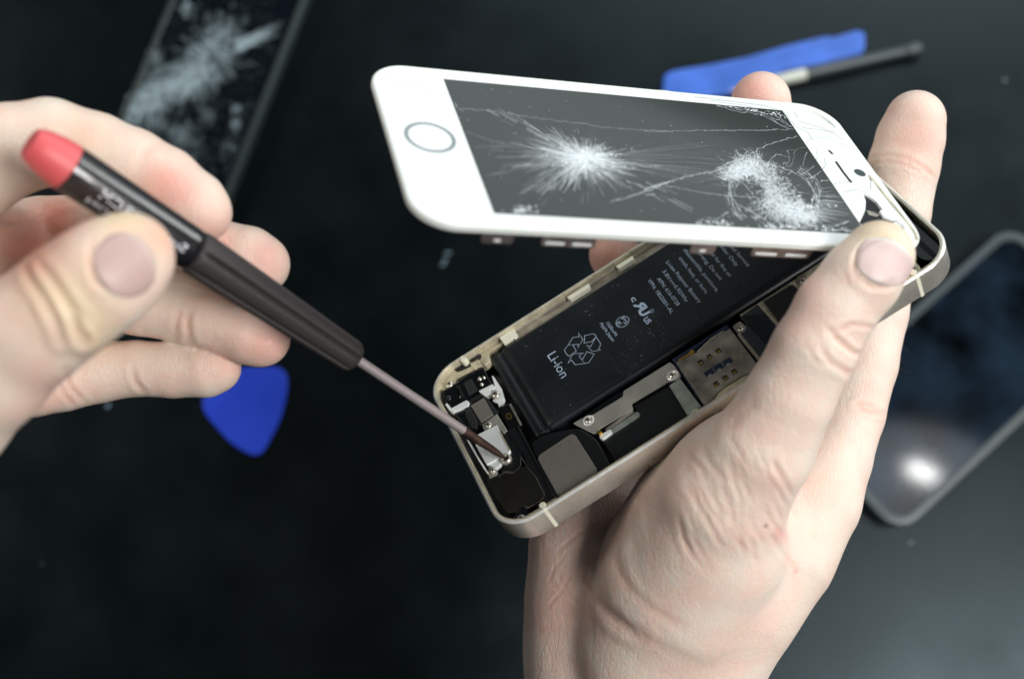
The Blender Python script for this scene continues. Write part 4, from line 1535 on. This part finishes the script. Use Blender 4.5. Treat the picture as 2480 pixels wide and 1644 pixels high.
NAILM = {'right': mat('pale pink nail', (0.82, 0.58, 0.55), 0.42, sss=(0.3, (1, .4, .3), .002)),
         'left': mat('mauve nail', (0.47, 0.30, 0.285), 0.42, sss=(0.3, (1, .4, .3), .002))}


for _m in NAILM.values():
    _a = _m.node_tree.nodes.new('ShaderNodeAttribute')
    _a.attribute_name = 'tint'
    _m.node_tree.links.new(_a.outputs['Color'], _m.node_tree.nodes['Principled BSDF'].inputs['Base Color'])


def case_box(X, Y, Z, mrg=.12):
    P = np.stack([X, Y, Z], -1) - CASE.t
    a = P @ CASE.v; b = P @ CASE.u; c = P @ CASE.n
    r = 9.2
    qx = np.abs(a - WX / 2) - (WX / 2 + mrg) + r
    qy = np.abs(b - LY / 2) - (LY / 2 + mrg) + r
    d2 = np.hypot(np.maximum(qx, 0), np.maximum(qy, 0)) + np.minimum(np.maximum(qx, qy), 0) - r
    dz = np.maximum(c - .25, -7.6 - mrg - c)
    return np.minimum(np.maximum(d2, dz), 0) + np.hypot(np.maximum(d2, 0), np.maximum(dz, 0))


YT = CASE.loc(1846, 908)[1]


def above_case(X, Y, Z):
    P = np.stack([X, Y, Z], -1) - CASE.t
    a = P @ CASE.v; b = P @ CASE.u; c = P @ CASE.n
    d = np.maximum(a - WX - .1, np.maximum(b - YT - 2.5 * np.clip(c / 6, 0, 3), np.maximum(-c - 1, c - 40)))
    return d


def screen_box(X, Y, Z, mrg=.1):
    P = np.stack([X, Y, Z], -1) - SCR.t
    a = P @ SCR.v; b = P @ SCR.u; c = P @ SCR.n
    r = 9.2
    qx = np.abs(a - (X0 + X1) / 2) - ((X1 - X0) / 2 + .3 + mrg) + r
    qy = np.abs(b - (Y0 + Y1) / 2) - ((Y1 - Y0) / 2 + .3 + mrg) + r
    d2 = np.hypot(np.maximum(qx, 0), np.maximum(qy, 0)) + np.minimum(np.maximum(qx, qy), 0) - r
    dz = np.maximum(c - .1 - mrg, -2.9 - c)
    return np.minimum(np.maximum(d2, dz), 0) + np.hypot(np.maximum(d2, 0), np.maximum(dz, 0))


def handle_rod(X, Y, Z):
    P = np.stack([X, Y, Z], -1) - np.array(JP)
    t = P @ np.array(AX)
    q = P - t[..., None] * np.array(AX)
    r = np.where(t < sA + 2, 4.85, 4.85 - 1.15 * np.clip((t - sA - 2) / (sB - sA - 2), 0, 1))
    return np.maximum(np.linalg.norm(q, axis=-1) - r, np.maximum(-t - 7, t - sB))


PINK, RED_, YEL, PALE, SHADE = (.82, .46, .40), (.80, .33, .27), (.80, .64, .40), (.86, .72, .65), (.62, .38, .32)  # last one paints shade into the skin
BASE = (.85, .705, .62)

# --- the hand that holds the open phone
GRIP = [
    # thumb over the screen corner
    ([(2128, 620, 286, 7.7), (2086, 674, 285, 8.5), (2022, 752, 286, 8.7), (1970, 850, 287, 9.2), (1912, 962, 290, 9.7), (1840, 1092, 295, 11.6), (1752, 1210, 303, 14.8), (1720, 1320, 311, 17.5), (1660, 1440, 317, 18)], 1.2),
    # heel of the thumb along the case
    ([(1885, 1030, 300, 9.5), (1772, 1142, 309, 12.2), (1683, 1238, 316, 13.6), (1640, 1320, 320, 16)], 5.0),
    ([(1700, 1300, 316, 17), (1630, 1420, 322, 17.5), (1580, 1560, 327, 18), (1570, 1760, 330, 18), (1560, 2350, 334, 19)], 6.0),
    # index metacarpal and back of the hand
    ([(1990, 1130, 333, 10), (1953, 1215, 330, 11.8), (1870, 1325, 327, 14.8), (1768, 1440, 326, 16.8), (1690, 1575, 328, 16.2), (1655, 1760, 330, 16), (1650, 2350, 334, 17)], 6.0),
    # palm behind
    ([(1850, 1050, 342, 11), (1800, 1250, 342, 16), (1700, 1450, 342, 17), (1600, 1760, 343, 17), (1600, 2350, 348, 18)], 8.0),
    ([(1700, 1020, 352, 12), (1600, 1200, 350, 15), (1540, 1400, 346, 17), (1520, 1560, 344, 17), (1510, 1760, 343, 17), (1500, 2350, 348, 18)], 7.0),
    ([(1560, 1060, 352, 10), (1460, 1210, 346, 13), (1424, 1330, 343, 14.5), (1424, 1450, 341, 15.5), (1426, 1560, 340, 16), (1418, 1760, 340, 16.5), (1412, 2350, 344, 17)], 4.0),
    # index finger, straight, beyond the case
    ([(2217, 292, 349, 7.9), (2205, 335, 350, 8.8), (2189, 400, 351, 9.2), (2168, 520, 352, 9.0), (2135, 640, 352, 9.2), (2112, 760, 350, 9.2), (2085, 880, 347, 9.4), (2050, 1000, 343, 9.7), (2010, 1110, 337, 10.4), (1975, 1200, 331, 11.6)], 1.2),
    # middle finger behind the screen
    ([(1843, 246, 352, 7.9), (1842, 290, 354, 8.6), (1850, 420, 362, 8.9), (1870, 600, 368, 9.2), (1890, 800, 368, 9.8), (1860, 1040, 356, 11.5)], 1.2),
    # ring finger
    ([(1602, 288, 356, 7.6), (1618, 400, 364, 8.3), (1680, 600, 371, 8.8), (1740, 820, 370, 9.4), (1740, 1040, 356, 11.5)], 1.2),
    # little finger
    ([(1490, 618, 368, 7.3), (1530, 690, 372, 7.6), (1585, 850, 371, 8.2), (1620, 1040, 356, 10)], 1.2),
]


def cr(k, pts):
    return [zp(k, p) for p in pts]


CRE = [
    # thumb knuckle
    (cr('V', [(330, 600), (380, 640), (440, 690), (500, 712), (545, 705)]), .55, .55, 330),
    (cr('V', [(300, 560), (360, 600), (430, 560), (520, 570), (585, 600)]), .5, .22, 330),
    (cr('V', [(270, 660), (340, 740), (420, 790), (500, 800)]), .7, .28, 330),
    (cr('V', [(215, 640), (260, 720), (330, 770)]), .6, .14, 330),
    # web at the base of thumb and index
    (cr('V', [(455, 945), (520, 975), (590, 985)]), .6, .35, 400),
    (cr('V', [(450, 930), (500, 935), (560, 960)]), .5, .25, 400),
    # folds fanning out of the grip
    (cr('X', [(1330, 20), (1290, 90), (1240, 140), (1180, 200), (1170, 260)]), .9, .75, 345),
    (cr('X', [(1220, 60), (1130, 130), (1030, 190), (960, 250), (930, 330), (930, 440)]), .9, .6, 345),
    (cr('X', [(1180, 190), (1180, 300), (1220, 420), (1280, 560), (1330, 620)]), 1.2, .55, 345),
    (cr('X', [(1060, 220), (1030, 300), (1040, 430), (1090, 600), (1160, 740)]), 1.1, .5, 345),
    (cr('X', [(960, 250), (950, 400), (980, 560), (1050, 720)]), 1.2, .5, 345),
    (cr('X', [(860, 330), (850, 470), (880, 640), (930, 800), (1040, 1000)]), 1.1, .35, 345),
    (cr('X', [(740, 460), (720, 600), (740, 760), (800, 930)]), 1.2, .35, 345),
    (cr('X', [(560, 800), (560, 920), (590, 1010), (640, 1090), (760, 1190), (920, 1290)]), 1.0, 1.3, 345),
    (cr('X', [(640, 930), (700, 1040), (800, 1150), (960, 1250)]), 1.1, .35, 345),
    # great fold between thumb ball and palm
    (cr('X', [(620, 690), (540, 830), (460, 910), (445, 1010), (460, 1090), (500, 1180), (580, 1260), (680, 1330)]), 1.3, 3.0, 350),
    (cr('X', [(400, 1010), (440, 1120), (500, 1200)]), .6, .3, 350),
    # wrist
    (cr('X', [(90, 1300), (200, 1310), (330, 1310), (470, 1330), (620, 1390), (800, 1450), (980, 1500)]), 1.0, .6, 380),
    (cr('X', [(480, 1180), (560, 1260), (700, 1340), (860, 1420), (1040, 1490)]), 1.1, 1.3, 380),
    (cr('X', [(80, 1450), (200, 1450), (300, 1470), (420, 1540)]), .9, .4, 380),
    (cr('X', [(600, 1420), (760, 1500), (880, 1568)]), 1.0, .25, 380),
    (cr('X', [(180, 1300), (210, 1380), (220, 1480), (190, 1568)]), 1.3, .4, 380),
    # palm lines
    (cr('X', [(250, 1010), (290, 1080), (360, 1170)]), .35, .14, 380), (cr('X', [(330, 980), (270, 1090), (190, 1180)]), .35, .14, 380),
    (cr('X', [(200, 1030), (260, 1100), (330, 1130)]), .35, .12, 380), (cr('X', [(470, 720), (350, 790), (240, 880)]), .4, .16, 380),
    (cr('X', [(560, 760), (470, 860), (410, 960), (390, 1060)]), .5, .2, 380), (cr('X', [(290, 900), (230, 960), (200, 1040)]), .35, .12, 380),
    # index finger joints
    (cr('4', [(1700, 690), (1850, 672), (1990, 700), (2110, 760), (2210, 850)]), .5, .22, 400),
    (cr('4', [(1700, 740), (1830, 720), (1980, 745), (2120, 810)]), .5, .16, 400),
    # nail bed of the thumb
    (cr('K', [(690, 1140), (655, 1050), (680, 930), (740, 850), (850, 795), (960, 775)]), .5, .3, 330),
    (cr('K', [(700, 1150), (820, 1230), (960, 1240), (1010, 1200)]), .6, .3, 330),
]
for i in range(46):                                            # fine creases over the thumb ball
    random.seed(100 + i)
    x0, y0 = random.uniform(900, 1450), random.uniform(250, 900)
    L_ = random.uniform(120, 260)
    a = random.uniform(.95, 1.35)
    CRE.append((cr('X', [(x0, y0), (x0 + L_ * .5 * math.cos(a) - 6, y0 + L_ * .5 * math.sin(a)), (x0 + L_ * math.cos(a) + 10, y0 + L_ * math.sin(a))]), .55, random.uniform(.06, .14), 345))
TI = [(2222, 300, 80, (.80, .47, .40), .5), (2215, 330, 45, PINK, .25), (1815, 225, 50, RED_, .55), (1845, 250, 90, PINK, .45), (1470, 610, 90, (.62, .25, .18), .7),  # last tint here paints shade onto the little finger
      (2130, 560, 65, YEL, .55), (2205, 640, 30, YEL, .5), (1960, 720, 50, PINK, .45), (1925, 790, 40, PINK, .35), (2060, 730, 60, PALE, .3),
      (1480, 1200, 110, SHADE, .4), (1360, 1290, 100, PINK, .3), (1330, 1470, 90, (.70, .36, .30), .4), (1430, 1500, 70, PINK, .2),  # first tint here paints the phone's shade into the palm
      (1900, 1215, 80, PINK, .14), (1895, 1300, 18, (.80, .25, .25), .35), (1888, 1285, 12, (.80, .25, .25), .3), (1855, 1272, 5, (.25, .10, .07), .9),
      (1927, 1384, 6, (.80, .25, .2), .5), (1830, 1510, 70, PINK, .15), (2110, 940, 30, PINK, .25), (1620, 1100, 70, PINK, .15), (1780, 1010, 40, PINK, .3)]
right_hand, RV, RN, RQ = build_hand('hand', 'pale hand at the right gripping the open gold phone, thumb on its cracked screen corner',
    (-12, -75, 262), (118, 152, 392), .58, GRIP, [above_case, case_box, screen_box], CRE, TI, BASE,
    [(2225, 320, 341, 7.5, .52), (1835, 255, 345, 6.5, .52)], [(2142, 634, -66, 56, 72, 'right', .28)])

# --- the hand that holds the screwdriver
def hz(px, add):
    s_ = along(px)
    return (JP + AX * s_).z + add


LH = [
    # thumb on top of the handle
    ([(318, 618, 247, 7.8), (290, 640, 245, 9.0), (235, 680, 243, 9.8), (160, 735, 243, 10.0), (75, 800, 244, 10.3), (-30, 890, 247, 11.5), (-150, 990, 251, 13.5), (-320, 1100, 258, 17), (-700, 1300, 262, 20)], 2.5),
    # index finger above the handle
    ([(487, 515, 283, 6.6), (470, 498, 283, 7.2), (397, 446, 284, 8.0), (318, 406, 284, 8.4), (230, 373, 284, 8.8), (120, 343, 283, 9.2), (20, 364, 281, 9.8), (-120, 440, 280, 11.5), (-300, 600, 276, 15)], 1.0),
    # middle finger behind
    ([(628, 640, 298, 6.9), (600, 628, 298, 7.4), (500, 612, 300, 8.2), (380, 590, 301, 8.6), (240, 560, 306, 8.6), (100, 570, 308, 9.0), (-100, 640, 290, 12), (-300, 740, 282, 15)], .8),
    # ring finger
    ([(632, 818, 300, 6.7), (610, 808, 300, 7.2), (520, 775, 302, 7.6), (430, 748, 303, 7.5), (340, 726, 303, 8.2), (230, 700, 302, 8.6), (60, 700, 299, 10), (-120, 760, 292, 13)], .8),
    # little finger
    ([(522, 890, 304, 5.9), (500, 895, 304, 6.3), (420, 896, 305, 6.4), (330, 892, 305, 6.4), (240, 900, 304, 7.1), (150, 915, 302, 7.6), (80, 925, 299, 7.8), (-20, 915, 294, 8.6), (-160, 880, 286, 11)], .8),
    # palm out of frame
    ([(-200, 560, 282, 14), (-260, 760, 280, 17), (-320, 950, 276, 18), (-400, 1100, 268, 20), (-760, 1330, 266, 22)], 6.0),
    ([(-300, 620, 276, 15), (-360, 900, 272, 20), (-420, 1150, 268, 20), (-760, 1380, 268, 22)], 8.0),
]
LCR = [
    (cr('2', [(160, 60), (230, 230), (330, 380), (420, 560), (470, 690)]), .8, .8, 262),
    (cr('2', [(60, 110), (150, 260), (240, 440), (320, 640), (400, 800)]), .9, .6, 262),
    (cr('2', [(250, 60), (360, 220), (470, 370), (560, 540), (640, 700)]), .75, .6, 262),
    (cr('2', [(350, 130), (450, 300), (560, 450), (650, 560)]), .7, .4, 262),
    (cr('2', [(540, 580), (580, 650), (620, 700)]), .8, .7, 262),
    (cr('2', [(200, 560), (300, 740), (380, 860)]), 1.0, .3, 262),
    (cr('1', [(700, 1200), (680, 1350), (710, 1500), (800, 1568)]), .5, .3, 262),
    (cr('2', [(1440, 460), (1420, 560), (1440, 700)]), .7, .3, 320), (cr('2', [(1380, 440), (1340, 600), (1330, 660)]), .7, .22, 320),
    (cr('2', [(1000, 920), (1030, 1020), (1100, 1110)]), .6, .35, 320), (cr('2', [(490, 940), (530, 1060), (640, 1180)]), .6, .35, 320),
    (cr('2', [(440, 1010), (500, 1120), (580, 1210)]), .6, .3, 320), (cr('2', [(1440, 720), (1500, 780), (1560, 790)]), .8, .3, 320),
    (cr('1', [(1210, 450), (1110, 520), (1050, 620)]), .8, .2, 300), (cr('1', [(880, 300), (800, 420), (780, 500)]), .9, .2, 300),
    (cr('1', [(0, 1050), (200, 1030), (420, 920), (560, 880)]), .8, .6, 310),
]
LT = [(430, 470, 70, PINK, .45), (385, 450, 55, RED_, .4), (520, 560, 50, RED_, .35), (640, 620, 60, PINK, .5), (670, 830, 60, PINK, .5), (620, 860, 50, RED_, .2), (540, 870, 50, PINK, .35),
      (300, 530, 60, YEL, .5), (380, 580, 50, (.80, .50, .36), .5), (180, 720, 80, (.80, .70, .48), .5), (90, 700, 60, (.80, .68, .46), .3), (230, 800, 50, YEL, .35), (100, 960, 70, PINK, .35),
      (60, 600, 90, (.55, .18, .12), .7), (140, 520, 50, (.6, .2, .14), .5), (300, 640, 90, PINK, .25), (200, 340, 60, (.80, .58, .44), .4), (310, 950, 80, SHADE, .2)]  # dark tints paint the shadow into the finger web and little finger
LTV = LT
LT = [(x, y, r * 1.1, c, min(.85, st * 1.5)) for (x, y, r, c, st) in LT]
left_hand, LV, LN, LQ = build_hand('hand', 'pale blurred hand at the left holding the red-capped screwdriver between thumb and fingers',
    (-196, -60, 224), (-46, 72, 316), .62, LH, [handle_rod], LCR, LT, (.82, .68, .585),
    [(650, 620, 291, 6, .55), (655, 830, 293, 6, .55), (520, 890, 297, 5, .55)], [(303, 642, -33, 74, 80, 'left', .25)])

# --- fine hairs on the outer edge of the holding hand
rnd = random.Random(3)
hb_ = BVHTree.FromPolygons([tuple(v) for v in RV], [tuple(q) for q in RQ])
paths = []
edge = cr('V', [(705, 520), (690, 600), (665, 680), (650, 740), (632, 810), (500, 1380), (485, 1420), (455, 1540)]) + cr('X', [(1890, 620), (1850, 760), (1800, 870), (1760, 930), (1700, 1010), (1560, 1180), (1490, 1300), (1440, 1400), (1400, 1480)])
for i in range(42):
    k = rnd.random() * (len(edge) - 1)
    j = int(k)
    x = edge[j][0] * (1 - (k - j)) + edge[j + 1][0] * (k - j) + 60
    y = edge[j][1] * (1 - (k - j)) + edge[j + 1][1] * (k - j) + rnd.uniform(-10, 10)
    for _ in range(60):
        rr = Vector(at(x, y, 1.0)).normalized()
        hit, nn, _, dist = hb_.ray_cast(Vector((0, 0, 0)), rr)
        if hit is not None: break
        x -= 2.5
    if hit is None: continue
    if nn.dot(rr) > 0: nn = -nn
    side = Vector((rnd.uniform(.5, 1.0), rnd.uniform(.1, .8), rnd.uniform(-.2, .2))).normalized()
    L_ = rnd.uniform(.8, 2.4)
    P = [hit - nn * .1, hit + (nn * .4 + side * .5) * L_ * .5, hit + (nn * .3 + side) * L_ + Vector((0, L_ * .25, 0))]
    org = Vector(right_hand.location)
    paths.append([(W(p) - org) / MM for p in P])
o = link('hair', tube_mesh(paths, .016, 4), M['hair'], right_hand)
o['kind'] = 'stuff'


# ------------------------------------------------------------------ things lying on the table
def flat_matrix(loc, ang):
    m = Matrix.Rotation(ang, 4, 'Z')
    m.translation = Vector((loc[0], loc[1], 0))
    return m


def table_phone(name, label, pA, pB, width, length, side, inset, h, mrim, mglass, radius, rimh):
    """pA, pB: pixels of two ends of a long outer edge; side=+1 puts the phone on its left"""
    a = on_table(*pA, h); b = on_table(*pB, h)
    d = (b - a); d.z = 0; d.normalize()
    m = flat_matrix(a, math.atan2(d.y, d.x))
    r = empty(name, m, label, 'phone')
    y0, y1 = (0, width) if side > 0 else (-width, 0)
    hard(sweep('rim', [(0, .8), (0, rimh - .8), (.5, rimh - .15), (1.2, rimh), (inset - .5, rimh), (inset, rimh - .4), (inset, .8), (.8, 0)], mrim, 0, y0, length, y1, radius, r))
    g = prism('glass', rrect(inset - .1, y0 + inset - .1, length - inset + .1, y1 - inset + .1, max(1, radius - inset)), .6, rimh - .7, mglass, r, 0)
    return r, g, m


# cracked phone, upper left
ph1, g1, m1 = table_phone('phone', 'black phone with shattered glass lying on the table behind the left hand', (526, 545), (735, 15), 57, 130, 1, 2.6, 8, M['rim'], M['darkg'], 9, 8)
inv = m1.inverted()
CV, CF, CD = [], [], []
rnd = random.Random(21)


def tl(k, p):
    w_ = inv @ on_table(*zp(k, p), 7.4)
    return (w_.x / MM, w_.y / MM)


def sl2(x, y, a, L_, w, dens):
    b = len(CV)
    dx, dy = math.cos(a), math.sin(a)
    P = [(x - dy * w, y + dx * w), (x + dy * w, y - dx * w), (x + dx * L_ + dy * w * .3, y + dy * L_ - dx * w * .3), (x + dx * L_ - dy * w * .3, y + dy * L_ + dx * w * .3)]
    if any(not (3 < p[0] < 127 and 3 < p[1] < 58) for p in P): return
    CV.extend([(p[0] * MM, p[1] * MM, (7.36 + rnd.random() * .05) * MM) for p in P])
    CF.append((b, b + 1, b + 2, b + 3)); CD.append(dens)


core = [(850, 190), (790, 330), (740, 430), (660, 520), (560, 560), (420, 620), (300, 700), (180, 760)]
for i in range(2600):
    k = rnd.random() ** .8 * (len(core) - 1)
    j = int(k); f = k - j
    p = (core[j][0] * (1 - f) + core[j + 1][0] * f + rnd.gauss(0, 75), core[j][1] * (1 - f) + core[j + 1][1] * f + rnd.gauss(0, 62))
    q = tl('L', p)
    c = tl('L', (780, 400))
    a = math.atan2(q[1] - c[1], q[0] - c[0]) + rnd.gauss(0, .25)
    sl2(q[0], q[1], a, rnd.uniform(.8, 4.5), rnd.uniform(.04, .2), rnd.uniform(.08, .5))
for i in range(900):
    p = (rnd.uniform(100, 1200), rnd.uniform(0, 1300))
    q = tl('L', p)
    sl2(q[0], q[1], rnd.uniform(0, 6.28), rnd.uniform(.4, 2.6), rnd.uniform(.03, .12), rnd.uniform(.06, .3))
for (x, y, n_, s_) in ((590, 60, 90, 30), (370, 390, 90, 32), (560, 910, 170, 38), (740, 790, 60, 34), (930, 740, 40, 18), (925, 850, 60, 18), (890, 1010, 50, 40), (620, 1000, 90, 60), (400, 830, 120, 50)):
    for i in range(n_):
        q = tl('L', (x + rnd.gauss(0, s_), y + rnd.gauss(0, s_ * 1.1)))
        sl2(q[0], q[1], rnd.uniform(0, 6.28), rnd.uniform(.4, 2.2), rnd.uniform(.03, .13), rnd.uniform(.15, .7))
for i in range(60):
    t = rnd.random()
    a, b = (930 + rnd.gauss(0, 20), 330 + rnd.uniform(-60, 30)), (1240 + rnd.gauss(0, 30), 140 + 110 * t + rnd.gauss(0, 12))
    qa, qb = tl('L', a), tl('L', b)
    sl2(qa[0], qa[1], math.atan2(qb[1] - qa[1], qb[0] - qa[0]), math.dist(qa, qb) * rnd.uniform(.6, 1), .12, rnd.uniform(.1, .35))
me = bpy.data.meshes.new('crack_web')
me.from_pydata(CV, [], CF)
at2 = me.attributes.new('dens', 'FLOAT', 'FACE')
at2.data.foreach_set('value', CD)
o = link('crack_web', me, M['crackb'], g1)
o['kind'] = 'stuff'

# dark phone in a rubber case, right
ph2, g2, m2 = table_phone('phone', 'intact black phone in a grey rubber case on the table at the right', (2178, 1300), (2620, 890), 62, 128, 1, 4.0, 9, M['rubber'], M['smudged'], 11, 9)
inv = m2.inverted()
rnd = random.Random(8)

# blue opening pick
def table_prism(name, label, cat, pix, h, m, bevel, group=None, z0=0.0):
    P = [on_table(x, y, h + z0) for x, y in pix]
    c = sum(P, Vector()) / len(P)
    mt = flat_matrix(c, 0)
    bm = bmesh.new()
    add_prism(bm, [((p.x - c.x) / MM, (p.y - c.y) / MM) for p in P], z0 + .05, z0 + h)
    o = link(name, mesh(bm), m, None, bevel, 3)
    o.matrix_world = mt
    tag(o, label, cat, group)
    return o, mt


table_prism('guitar_pick', 'blue triangular opening pick lying on the table under the left hand', 'opening pick',
            rounded([(550, 890), (702, 884), (688, 1000), (628, 1112), (562, 1078), (472, 976)], 62), 1.0, M['blue'], .35)
# blue pry tool and black screwdriver, upper right
o, mt = table_prism('pry_tool', 'blue plastic pry tool lying on the table behind the raised screen', 'pry tool',
                    rounded([zp('T', p) for p in [(140, 600), (150, 450), (215, 415), (500, 368), (800, 308), (1100, 220), (1400, 148), (1470, 155), (1650, 100), (1712, 120), (1715, 230), (1690, 285),
                                                  (1350, 372), (1100, 410), (900, 490), (650, 600), (400, 640), (200, 625)]], 7), 4.0, M['bluel'], 1.4)
a, b = on_table(*zp('T', (620, 590)), 3), on_table(*zp('T', (2140, 245)), 3)
d = (b - a); d.z = 0
Ls = d.length / MM
mt = flat_matrix(a, math.atan2(d.y, d.x))
mt.translation.z = 3.0 * MM
pen = empty('screwdriver', mt, 'slim black screwdriver with a milky white collar lying beside the blue pry tool', 'screwdriver')


def at_s(k, p):
    q = mt.inverted() @ on_table(*zp(k, p), 3)
    return q.x / MM


s1, s2 = at_s('T', (1000, 500)), at_s('T', (1255, 455))
hard(revolve('handle', [(s2, 2.2), (s2 + .6, 2.6), (s2 + 8, 2.8), (Ls * .8, 2.4), (Ls - 7, 2.3), (Ls - 6, 2.9), (Ls - 1, 2.9), (Ls, 2.3)], M['rubber'], pen, 28))
hard(revolve('collar', [(s1 - 3, 1.6), (s1, 2.4), (s2 - 1, 2.6), (s2 - .01, 2.3)], M['translucent'], pen, 28))
hard(revolve('shaft', [(-2, .3), (0, .9), (s1 - 2.9, .9)], M['shaft'], pen, 20))

# chips of glass and grit on the table
def chip(px, py, w, l, ang, lab):
    c = on_table(px, py, 0)
    bm = bmesh.new()
    pts = [(-l, -w * .8), (-l * .3, -w), (l, -w * .6), (l * .9, w), (-l * .5, w * .8)]
    add_prism(bm, pts, .05, .9)
    o = link('glass_chip', mesh(bm), M['clear'], None, .15)
    o.matrix_world = flat_matrix(c, ang)
    tag(o, lab, 'glass chip', 'glass chips on the table')


chip(1084, 614, .5, 1.7, 0, 'thin pale bar-shaped glass chip on the table just below the raised home-button end')
chip(1077, 632, .6, 1.3, .3, 'larger bluish glass chip below the thin bar-shaped one')
chip(1072, 643, .5, 1.3, .2, 'lowest bluish glass chip of the little cluster left of the gold phone')
chip(262, 984, .6, 1.0, .5, 'dim teal glass chip on the table under the little finger of the left hand')
chip(2205, 1314, .5, .6, .5, 'tiny grey glass chip on the table below the phone in the rubber case')
chip(2432, 197, .6, .7, .5, 'tiny grey glass chip on the table at the upper right edge')
acc = ([], [])
for _ in range(30):
    x, y, s_ = rnd.uniform(-.24, .24), rnd.uniform(-.2, .22), rnd.uniform(.00008, .0002)
    b0 = len(acc[0])
    for j in range(4):
        t = j * 1.57 + rnd.random()
        acc[0].append((x + s_ * math.cos(t), y + s_ * math.sin(t), .0003))
    acc[1].append((b0, b0 + 1, b0 + 2, b0 + 3))
o = acc_obj('table_dust', acc, M['dust'], None)
tag(o, 'fine pale dust scattered over the black table top', 'dust', kind='stuff')
